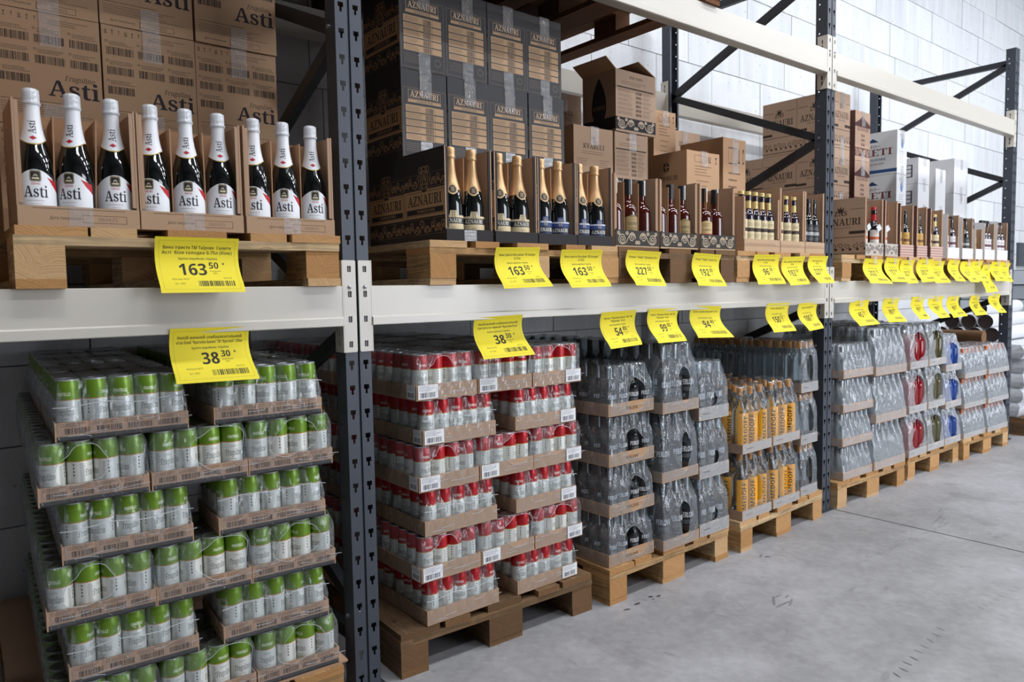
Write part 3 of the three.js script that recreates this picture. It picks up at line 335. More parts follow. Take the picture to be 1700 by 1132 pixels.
// ------------------------------------------------------------------ pallet rack
const POST_H = 3.01, BAY = 2.8, B1 = 1.14, B2 = 2.35, BH = 0.12;   // beam undersides and height
function postGeometry() {
  const list = [], t = 0.0022;
  for (const s of [-1, 1]) {
    const sh = new THREE.Shape(); const xa = s < 0 ? -0.0425 : 0.004, xb = s < 0 ? -0.004 : 0.0425;
    sh.moveTo(xa, 0); sh.lineTo(xb, 0); sh.lineTo(xb, POST_H); sh.lineTo(xa, POST_H);
    for (let k = 0; k < 39; k++) { const y = 0.05 + 0.075 * k - 0.004, c = s * 0.0235; const h = new THREE.Path(); h.moveTo(c - 0.0035, y - 0.014); h.lineTo(c + 0.0035, y - 0.014); h.lineTo(c + 0.0035, y); h.lineTo(c + 0.0085, y); h.lineTo(c + 0.0085, y + 0.014); h.lineTo(c - 0.0085, y + 0.014); h.lineTo(c - 0.0085, y); h.lineTo(c - 0.0035, y); sh.holes.push(h); }
    list.push(new THREE.ExtrudeGeometry(sh, { depth: t, bevelEnabled: false }).translate(0, 0, -t));
    const sd = new THREE.Shape(); sd.moveTo(-0.065, 0); sd.lineTo(-0.0005, 0); sd.lineTo(-0.0005, POST_H); sd.lineTo(-0.065, POST_H);
    for (let k = 0; k < 39; k++) { const h = new THREE.Path(); h.absellipse(-0.045, 0.0875 + 0.075 * k, 0.0045, 0.0045, 0, Math.PI * 2); sd.holes.push(h); }
    const g = new THREE.ExtrudeGeometry(sd, { depth: t, bevelEnabled: false, curveSegments: 4 }); g.rotateY(-Math.PI / 2); list.push(g.translate(s * 0.0425 + (s > 0 ? 0 : t), 0, 0));
    list.push(bx(t, POST_H, 0.007, s * 0.0045, POST_H / 2, -0.0045));
    list.push(bx(0.014, POST_H, t, s * 0.0355, POST_H / 2, -0.064));
  }
  list.push(bx(0.01, POST_H, t, 0, POST_H / 2, -0.007));
  list.push(bx(0.09, 0.004, 0.07, 0, POST_H, -0.033));
  return merge(list);
}
const POST = postGeometry();
function rackFrame(x, label) {
  const f = thing('rack_frame', label, 'rack frame', [x, 0, 0], 0, 'upright frames of the pallet rack');
  part(f, 'post', POST, M.post); const rear = part(f, 'post', POST, M.post); rear.rotation.y = Math.PI; rear.position.set(0, 0, -1.1);
  const bar = (za, ya, zb, yb) => { const len = Math.hypot(zb - za, yb - ya), g = bx(0.03, 0.042, len); const m = part(f, 'brace', g, M.brace); m.position.set(0, (ya + yb) / 2, (za + zb) / 2); m.rotation.x = -Math.atan2(yb - ya, zb - za); };
  const F = -0.05, R = -1.05, fr = [0.24, 1.13, 2.02, 2.9], rr = [0.69, 1.58, 2.445];
  for (let i = 0; i < 3; i++) { bar(F, fr[i], R, rr[i]); bar(R, rr[i], F, fr[i + 1]); }
  bar(R, 2.915, F, 2.915); bar(R, 0.15, F, 0.15);
  for (const y of fr) part(f, 'bolt', new THREE.CylinderGeometry(0.007, 0.007, 0.1, 8).rotateZ(Math.PI / 2).translate(0, y, F + 0.012), M.zinc);
  for (const y of rr) part(f, 'bolt', new THREE.CylinderGeometry(0.007, 0.007, 0.1, 8).rotateZ(Math.PI / 2).translate(0, y, R - 0.012), M.zinc);
  for (const z of [-0.035, -1.065]) part(f, 'foot_plate', bx(0.12, 0.006, 0.1, 0, 0.003, z), M.plate);
}
rackFrame(-BAY, 'dark grey rack frame standing outside the picture to the left'); rackFrame(0, 'tall dark grey rack frame between the green and red can stacks'); rackFrame(BAY, 'dark grey rack frame between the yellow-label bottles and clear bottle packs'); rackFrame(2 * BAY, 'last dark grey rack frame at the far end of the racks');
const railShape = (() => { const s = new THREE.Shape(); for (const [a, b] of [[-0.046, 0], [0.008, 0], [0.01, 0.002], [0.01, 0.024], [0.004, 0.028], [0.004, 0.118], [0.002, BH], [-0.046, BH]]) s.lineTo(a, b); return s; })();
function connectorGeometry() {
  const s = new THREE.Shape(), H = 0.275; s.moveTo(-0.021, 0.003); s.lineTo(-0.018, 0); s.lineTo(0.018, 0); s.lineTo(0.021, 0.003); s.lineTo(0.021, H - 0.003); s.lineTo(0.018, H); s.lineTo(-0.018, H); s.lineTo(-0.021, H - 0.003);
  for (let k = 0; k < 4; k++) { const y = 0.024 + k * 0.075, h = new THREE.Path(); h.moveTo(-0.006, y - 0.009); h.lineTo(0.006, y - 0.009); h.lineTo(0.006, y + 0.009); h.lineTo(-0.006, y + 0.009); s.holes.push(h); }
  return new THREE.ExtrudeGeometry(s, { depth: 0.004, bevelEnabled: false });
}
const CONN = connectorGeometry(), HOOK = bx(0.006, 0.014, 0.003).rotateY(0.5), FLANGE = (() => { const s = new THREE.Shape(); s.moveTo(-0.052, 0); s.lineTo(0.004, 0); s.lineTo(0.004, 0.275); s.lineTo(-0.052, 0.275); for (const y of [0.03, 0.058, 0.215, 0.243]) { const h = new THREE.Path(); h.moveTo(-0.03, y - 0.01); h.lineTo(-0.022, y - 0.01); h.lineTo(-0.022, y + 0.01); h.lineTo(-0.03, y + 0.01); s.holes.push(h); } return new THREE.ExtrudeGeometry(s, { depth: 0.004, bevelEnabled: false }).rotateY(-Math.PI / 2); })();
const PIN = new THREE.SphereGeometry(0.006, 10, 8);
function rail() { const g = new THREE.ExtrudeGeometry(railShape, { depth: BAY - 0.096, bevelEnabled: false }); const m = new THREE.Matrix4().set(0, 0, 1, 0.048, 0, 1, 0, 0, 1, 0, 0, 0, 0, 0, 0, 1); g.applyMatrix4(m); const n = g.toNonIndexed ? (g.index ? g.toNonIndexed() : g) : g, p = n.attributes.position.array, q = n.attributes.normal; for (let i = 0; i < p.length; i += 9) for (let k = 0; k < 3; k++) { const t = p[i + 3 + k]; p[i + 3 + k] = p[i + 6 + k]; p[i + 6 + k] = t; } n.computeVertexNormals(); return n; }
const RAIL_GEO = rail();
function rackBeam(x, y, rear, label) {
  const b = thing('rack_beam', label, 'rack beam', rear ? [x + BAY, y, -1.1] : [x, y, 0], rear ? Math.PI : 0, 'cream beams of the pallet rack');
  part(b, 'rail', RAIL_GEO, M.beam);
  for (const [cx, s] of [[0.0255, 1], [BAY - 0.0255, -1]]) {
    const c = part(b, 'connector', CONN, M.beam); c.position.set(cx, -0.079, 0.001);
    const fl = part(c, 'side_flange', FLANGE, M.beam); fl.position.set(s > 0 ? 0.0235 : -0.0195, 0, 0);
    for (let k = 0; k < 4; k++) { const h = part(c, 'hook', HOOK, M.zinc); h.position.set(0.001, 0.024 + k * 0.075, 0.001); }
    const p = part(c, 'lock_pin', PIN, M.zinc); p.position.set(0, 0.195, 0.005);
  }
}
const BAYNAME = ['first bay over the green cans', 'middle bay', 'third bay at the far end'];
for (let k = 0; k < 3; k++) {
  rackBeam(-BAY + k * BAY, B1, false, `cream front beam at chest height in the ${BAYNAME[k]}`); rackBeam(-BAY + k * BAY, B1, true, `cream rear beam at chest height in the ${BAYNAME[k]}`);
  rackBeam(-BAY + k * BAY, B2, false, `cream upper front beam in the ${BAYNAME[k]}`); rackBeam(-BAY + k * BAY, B2, true, `cream upper rear beam in the ${BAYNAME[k]}`);
}
const SH = B1 + BH, SH2 = B2 + BH, DECK = SH + 0.144;

// ------------------------------------------------------------------ pallets
const boards = {};
const board = (w, h, d, ax, v) => boards[[w, h, d, ax, v]] || (boards[[w, h, d, ax, v]] = woodBox(w, h, d, ax, v * 0.37));
const ends = new Map(); function endOf(m) { if (!ends.has(m)) ends.set(m, std({ map: T.endGrain, color: m.color.clone(), roughness: 0.9 })); return ends.get(m); }
function pallet(label, x0, x1, y, zFront, turn, set, dep = 1.2) {
  const W = x1 - x0, p = thing('wooden_pallet', label, 'pallet', [(x0 + x1) / 2, y, zFront - dep / 2], turn, 'wooden pallets'), r = rng(Math.round(x0 * 100 + y * 10) + 900);
  const pick = () => set[Math.floor(r() * set.length)], v = () => Math.floor(r() * 4), j = (s) => (r() - 0.5) * s;
  const add = (n, g, X, Y, Z) => { const k = pick(), e = endOf(k), m = part(p, n, g, n === 'cross_board' ? [e, e, k, k, k, k] : [k, k, k, k, e, e]); m.position.set(X, Y, Z); m.rotation.y = j(0.008); };
  const e = W / 2;
  for (const [X, w] of [[-e + 0.0725, 0.145], [-e * 0.475, 0.1], [0, 0.145], [e * 0.475, 0.1], [e - 0.0725, 0.145]]) add('deck_board', board(w, 0.022, dep, 2, v()), X + j(0.006), 0.133, j(0.012));
  for (const Z of [-dep / 2 + 0.0725, 0, dep / 2 - 0.0725]) add('cross_board', board(Math.round(W * 1000) / 1000, 0.022, 0.145, 0, v()), 0, 0.111, Z);
  for (const X of [-e + 0.05, 0, e - 0.05]) { for (const Z of [-dep / 2 + 0.0725, 0, dep / 2 - 0.0725]) add('block', board(X ? 0.1 : 0.145, 0.078, 0.145, 2, v()), X, 0.061, Z + j(0.008)); add('bottom_board', board(X ? 0.1 : 0.145, 0.022, dep, 2, v()), X, 0.011, 0); }
  return p;
}
pallet('light wooden pallet under the green can stack', -0.889, -0.089, 0, 0.045, -0.036, M.woodNew);
pallet('old weathered wooden pallet under the red can stack', 0.13, 0.96, 0, 0.03, -0.035, M.woodOld);
pallet('light wooden pallet under the black-label bottle packs', 1.0, 1.8, 0, 0.065, 0.015, M.woodNew);
pallet('light wooden pallet under the yellow-label bottle packs', 1.863, 2.663, 0, 0.055, 0.04, M.woodNew);
pallet('wooden pallet on the floor under clear bottles just past the middle frame', 2.89, 3.69, 0, 0.032, -0.02, M.woodNew);
pallet('wooden pallet on the floor under the red and blue bottles', 3.77, 4.58, 0, 0.02, 0, M.woodNew);
pallet('wooden pallet on the floor under the copper-cap bottles', 4.62, 5.42, 0, 0.055, -0.03, M.woodNew);
pallet('wooden pallet on the shelf under the white-foil bottles', -0.857, -0.067, SH, 0.03, 0, M.woodNew);
pallet('wooden pallet on the shelf under the dark cartons', 0.25, 1.125, SH, 0.02, 0, M.woodNew);
pallet('dark weathered pallet on the shelf under the brown spirit bottles', 1.13, 1.905, SH, 0.02, 0, M.woodOld);
pallet('wooden pallet on the shelf under the cream-label wines', 1.925, 2.725, SH, 0.02, 0, M.woodNew);
pallet('wooden pallet on the shelf just past the middle frame', 2.9, 3.7, SH, 0.02, 0, M.woodNew);
pallet('wooden pallet on the middle of the far shelf', 3.75, 4.55, SH, 0.02, 0, M.woodNew);
pallet('wooden pallet on the shelf beside the last frame', 4.68, 5.48, SH, 0.02, 0, M.woodNew);
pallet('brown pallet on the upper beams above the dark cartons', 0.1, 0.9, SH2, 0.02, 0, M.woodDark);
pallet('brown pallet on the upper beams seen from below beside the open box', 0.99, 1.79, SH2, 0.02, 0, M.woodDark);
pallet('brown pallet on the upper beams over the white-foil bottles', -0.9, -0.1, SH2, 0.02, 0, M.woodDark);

// ------------------------------------------------------------------ cartons
const cartons = new Map();
function dented(w, h, d, seed) {                                      // a carton body: flat panels that bulge a little
  const key = [w, h, d, seed].join(); if (cartons.has(key)) return cartons.get(key);
  const g = new THREE.BoxGeometry(w, h, d, 5, 5, 5), p = g.attributes.position, r = rng(seed + 17), a = [r(), r(), r(), r()];
  for (let i = 0; i < p.count; i++) { const x = p.getX(i) / w, y = p.getY(i) / h, z = p.getZ(i) / d, b = 0.012 * (0.25 - x * x) * 4, c = 0.25 - y * y, e = 0.25 - z * z; const k = 0.02 * (0.5 + a[0]); p.setXYZ(i, p.getX(i) + Math.sign(x) * (Math.abs(x) > 0.49 ? k * c * e * 4 * 0.3 : 0) + 0.002 * (a[1] - 0.5) * y, p.getY(i) + (Math.abs(y) > 0.49 && y > 0 ? -0.003 * a[2] * (0.25 - x * x) * 4 : 0), p.getZ(i) + Math.sign(z) * (Math.abs(z) > 0.49 ? k * c * (0.25 - x * x) * 4 * 0.3 : 0)); }
  g.translate(0, h / 2, 0); g.computeVertexNormals(); cartons.set(key, g); return g;
}
// front at z, left edge at x0, base at y
function carton(label, x0, y, z, w, h, d, front, side, { turn = 0, tape = true, seed = Math.floor(rnd() * 5), top = M.kraft, group } = {}) {
  const c = thing('carton', label, 'box', [x0 + w / 2, y, z - d / 2], turn, group), k = M.kraft;
  part(c, 'body', dented(w, h - 0.002, d, seed), [side || k, side || k, top, k, front || k, front || k]);
  if (tape) { for (const g of [bx(0.05, 0.0006, d, 0, h - 0.0008, 0), bx(0.05, h * 0.3, 0.0006, w * 0.02, h * 0.85, d / 2 + 0.0042), bx(0.05, h * 0.2, 0.0006, w * 0.02, h * 0.1, d / 2 + 0.003)]) part(c, 'tape', g, M.tape); }
  return c;
}
const C = {}; for (const k of ['astiBox', 'azFront', 'azSide', 'kvFront', 'kvLogo', 'kvDrop', 'tanBox', 'tanSide', 'azKraft', 'azMaroon', 'xeti', 'xetiFront', 'whiteWindow', 'astiLip', 'scrollLip', 'kraftLip', 'maroonLip', 'greyLip']) C[k] = card(T[k]);
C.black = card(null, { color: 0x2a2728 }); C.azFront.roughness = C.azSide.roughness = 0.55; C.whiteBox = std({ color: 0xd9d9da }); C.maroon = std({ color: 0x5a3a36 });
const COLS3 = ['left-hand', 'middle', 'right-hand'], ROWN = ['bottom', 'second', 'third', 'top'];
// kraft wine cartons behind the white-foil bottles
for (let r = 0; r < 3; r++) for (let c = 0; c < 3; c++) carton(`brown printed wine carton in the ${COLS3[c]} column, ${['bottom', 'middle', 'top'][r]} row behind the white-foil bottles`, -0.835 + c * 0.262 + jit(0.003), DECK + r * 0.312, -0.415 + jit(0.006), 0.257, 0.312, 0.3, C.astiBox, M.kraft, { group: 'brown wine cartons' });
for (let r = 0; r < 2; r++) for (let c = 0; c < 3; c++) carton(`plain brown carton on the pallet above the white-foil bottles, ${COLS3[c]}, ${r ? 'upper' : 'lower'}`, -0.9 + c * 0.27, SH2 + 0.144 + r * 0.36, 0, 0.265, 0.36, 1.1, null, null, { group: 'cartons on the upper pallets' });
for (let p = 0; p < 2; p++) for (let r = 0; r < 2; r++) for (let c = 0; c < 3; c++) carton(`plain brown carton on the ${p ? 'second' : 'first'} upper pallet of the middle bay, ${COLS3[c]}, ${r ? 'upper' : 'lower'}`, 0.1 + p * 0.89 + c * 0.267, SH2 + 0.144 + r * 0.36, 0, 0.262, 0.36, 1.1, null, null, { group: 'cartons on the upper pallets' });
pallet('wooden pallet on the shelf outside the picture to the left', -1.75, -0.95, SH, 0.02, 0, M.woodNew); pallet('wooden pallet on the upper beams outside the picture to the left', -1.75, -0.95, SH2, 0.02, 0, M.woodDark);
for (let q = 0; q < 2; q++) for (let r = 0; r < 2; r++) for (let c = 0; c < 3; c++) carton(`plain brown carton outside the picture, ${q ? 'upper beams' : 'shelf'}, ${COLS3[c]}, ${r ? 'upper' : 'lower'}`, -1.75 + c * 0.267, (q ? SH2 : SH) + 0.144 + r * 0.4, 0, 0.262, 0.4, 1.1, null, null, { group: 'cartons outside the picture' });
// dark cartons
for (let r = 0; r < 3; r++) for (let c = 0; c < 4; c++) carton(`black and gold wine carton, ${ORD[c]} column from the dark post, ${['bottom', 'middle', 'top'][r]} row`, 0.338 + c * 0.1955 + jit(0.002), DECK + r * 0.313, -0.275 + (r === 2 ? -0.006 : 0) + jit(0.004), 0.193, 0.313, 0.26, C.azFront, C.azSide, { top: C.black, group: 'black and gold cartons' });
// brown spirit cartons
const bc = (label, ...a) => carton(label, ...a);
bc('brown carton with a drop logo and handling icons, beside the black cartons', 1.199, DECK + 0.272, -0.3, 0.243, 0.272, 0.21, C.kvLogo, C.kvDrop, { seed: 1 });
bc('brown carton hidden low beside the black cartons', 1.199, DECK, -0.3, 0.243, 0.27, 0.21, C.kvLogo, C.kvDrop, { seed: 2 });
bc('brown carton printed with a code list, below the open scroll-pattern box', 1.455, DECK + 0.272, -0.3, 0.225, 0.272, 0.21, C.kvFront, C.kvDrop, { seed: 3 });
bc('brown carton standing low under the code-list carton', 1.455, DECK, -0.3, 0.225, 0.27, 0.21, C.kvFront, C.kvDrop, { seed: 3 });
{ // open box with raised flaps
  const w = 0.273, h = 0.275, d = 0.21, c = thing('open_box', 'open brown box with scroll-pattern band and raised flaps, top of the pile', 'box', [1.464 + w / 2, DECK + 0.546, -0.3 - d / 2]);
  const t = 0.005; part(c, 'front_panel', bx(w, h, t, 0, h / 2, d / 2 - t / 2), C.kvFront); part(c, 'back_panel', bx(w, h, t, 0, h / 2, -d / 2 + t / 2), M.kraft); for (const s of [-1, 1]) part(c, 'side_panel', bx(t, h, d - 2 * t, s * (w / 2 - t / 2), h / 2, 0), C.kvDrop); part(c, 'base_panel', bx(w - 2 * t, t, d - 2 * t, 0, t / 2, 0), M.kraft);
  const fl = (n, W, D, x, z, rx, rz) => { const m = part(c, n, bx(W, 0.004, D, 0, 0, D / 2), M.kraftIn); m.position.set(x, h, z); m.rotation.set(rx, 0, rz, 'ZYX'); return m; };
  fl('flap', w, 0.075, 0, -d / 2, -2.2, 0); const a = part(c, 'flap', bx(0.075, 0.004, d, 0.0375, 0, 0), M.kraftIn); a.position.set(-w / 2, h, 0); a.rotation.z = 2.55; const b = part(c, 'flap', bx(0.13, 0.004, d, -0.065, 0, 0), M.kraftIn); b.position.set(w / 2, h, 0); b.rotation.z = -0.42;
}
bc('brown carton with a dark drop mark, standing behind beside the black cartons', 1.36, DECK + 0.5, -0.68, 0.26, 0.3, 0.3, C.kvLogo, C.kvDrop, { seed: 4 }); bc('brown carton at the back under the drop-mark carton', 1.36, DECK, -0.68, 0.26, 0.5, 0.3, M.kraft, M.kraft);
bc('tall tan carton behind the open scroll-pattern box', 2.02, DECK + 0.5, -0.55, 0.18, 0.27, 0.24, C.tanBox, C.tanSide); bc('tan carton at the back below the tall tan one', 2.0, DECK, -0.55, 0.22, 0.5, 0.24, C.tanBox, C.tanSide);
bc('tan carton with a cross mark on its side, behind the brown spirit bottles', 1.79, DECK + 0.24, -0.16, 0.252, 0.237, 0.24, C.tanBox, C.tanSide, { seed: 2 }); bc('tan carton right behind the open spirit cartons', 1.79, DECK, -0.29, 0.252, 0.238, 0.24, C.tanBox, C.tanSide);
bc('tallest tan carton, behind the cross-mark carton', 2.215, DECK, -0.26, 0.198, 0.6, 0.27, C.tanBox, C.tanSide, { seed: 1 });
bc('dusty brown carton at the back with a scroll corner', 2.42, DECK, -0.78, 0.3, 0.76, 0.3, C.kvFront, M.kraft);
// brown wine cartons past the middle frame
for (let r = 0; r < 3; r++) for (let c = 0; c < 3; c++) { if (r === 2 && c === 2) continue; carton(`brown wine carton past the middle frame, ${['front', 'second', 'rear'][c]} stack, ${['bottom', 'middle', 'top'][r]} row`, 3.41, DECK + r * 0.343, -0.305 - c * 0.243, 0.21, 0.343, 0.24, C.azKraft, C.azKraft, { group: 'brown cartons past the middle frame' }); }
for (let r = 0; r < 3; r++) carton(`narrow maroon-banded wine carton, ${['bottom', 'middle', 'top'][r]} of its stack`, 3.69, DECK + r * 0.316, -0.305, 0.2, 0.316, 0.28, C.azMaroon, C.maroon, { group: 'maroon-banded cartons' });
for (let r = 0; r < 3; r++) carton(`white wine carton with blue stripe, ${['bottom', 'middle', 'top'][r]} of its stack`, 4.276, DECK + r * 0.299, -0.3, 0.15, 0.299, 0.4, C.xetiFront, C.xeti, { group: 'white cartons with a blue stripe' });
for (let r = 0; r < 4; r++) carton(`white carton with small window emblem, ${ROWN[r]} of its stack`, 4.619, DECK + r * 0.1855, -0.3, 0.19, 0.1855, 0.28, C.whiteBox, C.whiteWindow, { top: C.whiteBox, group: 'white window-emblem cartons' });
for (let r = 0; r < 2; r++) carton(`plain white tall carton between the emblem boxes and widest white boxes, ${r ? 'upper' : 'lower'}`, 4.92, DECK + r * 0.345, -0.3, 0.18, 0.345, 0.26, C.whiteBox, C.whiteBox, { top: C.whiteBox, group: 'plain tall white cartons' });
for (let r = 0; r < 3; r++) carton(`plain white wide carton nearest the last frame, ${['bottom', 'middle', 'top'][r]} of its stack`, 5.26, DECK + r * 0.2655, -0.3, 0.265, 0.2655, 0.44, C.whiteBox, C.whiteBox, { top: C.whiteBox, group: 'plain wide white cartons' });
carton('grey carton low behind the last bottles on the far shelf', 5.27, DECK, -0.18, 0.24, 0.28, 0.11, C.whiteBox, C.whiteBox, { top: C.whiteBox });

// ------------------------------------------------------------------ open cartons with their fronts cut away
function openCarton(label, x0, y, zf, w, h, d, lip, lipMat, sideOut, nDiv, { backH = h, lean = 0, tape = false, edge = M.kraft } = {}) {
  const c = thing('open_carton', label, 'box', [x0 + w / 2, y, zf - d / 2], 0, 'cartons cut open for display'), t = 0.0045;
  part(c, 'front_lip', bx(w, lip, t, 0, lip / 2, d / 2 - t / 2), lipMat);
  for (const s of [-1, 1]) { const sh = new THREE.Shape(); sh.moveTo(-d / 2, 0); sh.lineTo(d / 2 - t, 0); sh.lineTo(d / 2 - t, h * (0.985 + rnd() * 0.02)); sh.lineTo(d * 0.1, h * (0.99 + rnd() * 0.02)); sh.lineTo(-d / 2, h); const g = new THREE.ExtrudeGeometry(sh, { depth: t, bevelEnabled: false }).rotateY(-Math.PI / 2); const uv = g.attributes.uv; for (let i = 0; i < uv.count; i++) uv.setXY(i, (uv.getX(i) + d / 2) / d, uv.getY(i) / h); const m = part(c, 'side_panel', g, [s < 0 && sideOut ? sideOut : M.kraft, M.kraft]); m.position.set(s * (w / 2 - t / 2) + t / 2, 0, 0);
    const e = part(c, 'front_edge', bx(0.008, h - lip - 0.01, 0.004, 0, lip + (h - lip) / 2, 0), edge); e.position.set(s * (w / 2 - 0.009), 0, d / 2 - 0.007); }
  part(c, 'back_panel', bx(w - 2 * t, backH, t, 0, backH / 2, -d / 2 + t / 2), M.kraftIn); part(c, 'base_panel', bx(w - 2 * t, t, d - 2 * t, 0, t / 2, 0), M.kraft);
  for (let i = 1; i < nDiv; i++) { const m = part(c, 'divider', bx(0.003, h * 0.9, d * 0.8), M.kraftIn); m.position.set(-w / 2 + i * w / nDiv, h * 0.46, -d * 0.06); m.rotation.set(0, jit(0.06), jit(0.02) + lean); }
  if (nDiv > 1) part(c, 'insert', bx(w - 2 * t - 0.004, h * 0.75, 0.003, 0, h * 0.38, -d * 0.02 - 0.028), M.kraftIn);
  if (tape) part(c, 'tape', bx(0.05, lip * 0.9, 0.0008, 0, lip * 0.5, d / 2 + 0.0006), M.tape);
  return c;
}
// ------------------------------------------------------------------ bottles
function bottleProto(name, category, build) { const g = new THREE.Group(); g.name = name; g.userData.category = category; build(g); return g; }
function place(proto, label, x, y, z, turn, group) { const r = proto.clone(); r.userData = { ...proto.userData }; r.name = numbered(proto.name); r.position.set(x, y, z); r.rotation.y = turn; scene.add(r); return tag(r, label, null, group); }
const wineProf = smooth([[0.0, 0.004], [0.03, 0.0], [0.0393, 0.006], [0.0412, 0.02], [0.0412, 0.1], [0.0403, 0.125], [0.036, 0.155], [0.028, 0.185], [0.0205, 0.215], [0.0165, 0.245], [0.0155, 0.275], [0.0155, 0.29], [0.0135, 0.291], [0.0, 0.2915]], 60);
const sub = (prof, y0, y1, lift, seg = 28, n = 14) => lathe(Array.from({ length: n + 1 }, (_, i) => { const y = y0 + (y1 - y0) * i / n; return [radiusAt(prof, y) + lift, y]; }), seg);
const pAsti = bottleProto('sparkling_wine_bottle', 'bottle', (b) => {
  part(b, 'glass_body', lathe(wineProf, 32), M.glassDark);
  part(b, 'foil', patch(wineProf, -Math.PI, Math.PI, (u) => 0.19 + 0.007 * Math.cos((u - 0.5) * Math.PI * 4 + Math.PI), () => 0.276, 0.0012, 40, 12), M.foilWhite);
  const top = [[0.0165, 0.274], [0.0195, 0.277], [0.0195, 0.281], [0.0175, 0.283], [0.0182, 0.287], [0.0178, 0.303], [0.0172, 0.31], [0.012, 0.313], [0.0001, 0.3135]], cg = lathe(top, 26), cp = cg.attributes.position; for (let i = 0; i < cp.count; i++) { const k = 1 + (Math.sin(i * 12.9898) * 43758.5453 % 1) * 0.02; cp.setX(i, cp.getX(i) * k); cp.setZ(i, cp.getZ(i) * k); } cg.computeVertexNormals();
  part(b, 'foil_cap', cg, std({ color: 0xe9ebee, roughness: 0.32, metalness: 0.15, bumpMap: T.filmBump, bumpScale: 0.0015 }));
  part(b, 'label', patch(wineProf, -1.25, 1.25, () => 0.03, (u) => 0.098 + 0.026 * Math.sin(Math.PI * Math.min(1, Math.max(0, (u - 0.06) / 0.88))), 0.0006, 26, 6), lab(T.astiLabel));
  part(b, 'gold_edge', tube(Array.from({ length: 33 }, (_, i) => { const u = i / 32, y = 0.1895 + 0.007 * Math.cos((u - 0.5) * Math.PI * 4 + Math.PI), r = radiusAt(wineProf, y) + 0.0014, a = -Math.PI + u * Math.PI * 2; return [r * Math.sin(a), y, r * Math.cos(a)]; }), 0.0011, 48, 5), M.goldTrim);
});
const AST = [-0.845, -0.59, -0.33];
for (let k = 0; k < 3; k++) {
  const nm = ['leftmost', 'middle', 'right-hand'][k];
  openCarton(`cut-open brown carton of white-foil bottles, ${nm} of three`, AST[k], DECK, 0.022, k === 2 ? 0.255 : 0.252, 0.285, 0.19, 0.046, C.astiLip, M.kraft, 3, { lean: k === 0 ? -0.03 : 0, tape: true });
  for (let i = 0; i < 3; i++) place(pAsti, `dark bottle with white foil neck, ${ORD[i]} in the ${nm} open carton`, AST[k] + 0.044 + i * 0.083 + (k === 2 ? 0.002 : 0), DECK + 0.0046, -0.03 + jit(0.002), -0.3 + jit(0.22), 'white-foil sparkling wine bottles');
}
function aznauri(name, map) { return bottleProto(name, 'bottle', (b) => {
  part(b, 'glass_body', lathe(wineProf, 32), M.glassDark);
  part(b, 'foil', sub(wineProf, 0.168, 0.29, 0.001, 28, 14), M.foilGold);
  part(b, 'foil_cap', lathe([[0.0165, 0.272], [0.0195, 0.275], [0.0195, 0.281], [0.0175, 0.284], [0.0182, 0.288], [0.0175, 0.308], [0.012, 0.311], [0.0001, 0.3115]], 24), M.foilGold);
  part(b, 'neck_badge', patch(wineProf, -0.55, 0.55, (u) => 0.164 - 0.014 * Math.sin(u * Math.PI), (u) => 0.172 + 0.016 * Math.sin(u * Math.PI), 0.002, 12, 6), lab(T.badge));
  part(b, 'label', patch(wineProf, -1.3, 1.3, () => 0.026, (u) => 0.082 + (Math.abs(u - 0.5) < 0.13 ? 0.016 : 0), 0.0006, 30, 6), lab(map)); }); }
const pAzA = aznauri('sparkling_wine_bottle', T.azLabel), pAzB = aznauri('sparkling_wine_bottle', T.azLabelBlue);
const AZX = [0.331, 0.535, 0.732, 0.928];
for (let k = 0; k < 4; k++) {
  openCarton(`cut-open black carton of gold-foil bottles, ${ORD[k]} from the dark post`, AZX[k], DECK, 0.0, 0.192, 0.312, 0.262, 0.04, C.black, C.azSide, 2, { backH: 0.24, tape: k === 0, edge: C.black });
  for (let i = 0; i < 2; i++) place(k < 2 ? pAzA : pAzB, `gold-foil bottle with ${k < 2 ? 'cream' : 'blue'} label, ${i ? 'second' : 'first'} in the ${ORD[k]} black carton`, AZX[k] + 0.052 + i * 0.088, DECK + 0.0046, -0.05, -0.35 + jit(0.2), 'gold-foil sparkling wine bottles');
  if (k < 2) place(k < 2 ? pAzA : pAzB, `gold-foil bottle in the back row of the ${ORD[k]} black carton`, AZX[k] + 0.052, DECK + 0.0046, -0.165, 0, 'gold-foil sparkling wine bottles');
}
const brandyProf = smooth([[0.0, 0.004], [0.032, 0.0], [0.0375, 0.005], [0.039, 0.015], [0.0395, 0.125], [0.038, 0.147], [0.031, 0.168], [0.0175, 0.184], [0.0145, 0.2], [0.0145, 0.235], [0.0, 0.2355]], 50);
function brandy(map) { return bottleProto('brandy_bottle', 'bottle', (b) => {
  part(b, 'glass_body', lathe(brandyProf, 30), M.glassAmber);
  part(b, 'cap', lathe([[0.0155, 0.212], [0.0165, 0.214], [0.0165, 0.273], [0.014, 0.276], [0.0001, 0.2765]], 20), M.capBlack);
  const s = part(b, 'tax_strip', bx(0.009, 0.062, 0.0008, 0, 0.245, 0), std({ map: T.taxStrip, roughness: 0.6 })); s.position.set(0.011, 0, 0.0128); s.rotation.y = 0.7;
  if (map) part(b, 'label', patch(brandyProf, -0.85, 0.85, () => 0.03, (u) => 0.118 + 0.01 * Math.sin(u * Math.PI), 0.0006), lab(map)); }); }
const pBr = [brandy(null), brandy(T.cognacGold), brandy(T.cognac)];
const BRX = [[1.134, 0.262, 3, [0, 1, 0]], [1.409, 0.252, 3, [0, 0, 1]], [1.679, 0.262, 2, [2, 0]]];
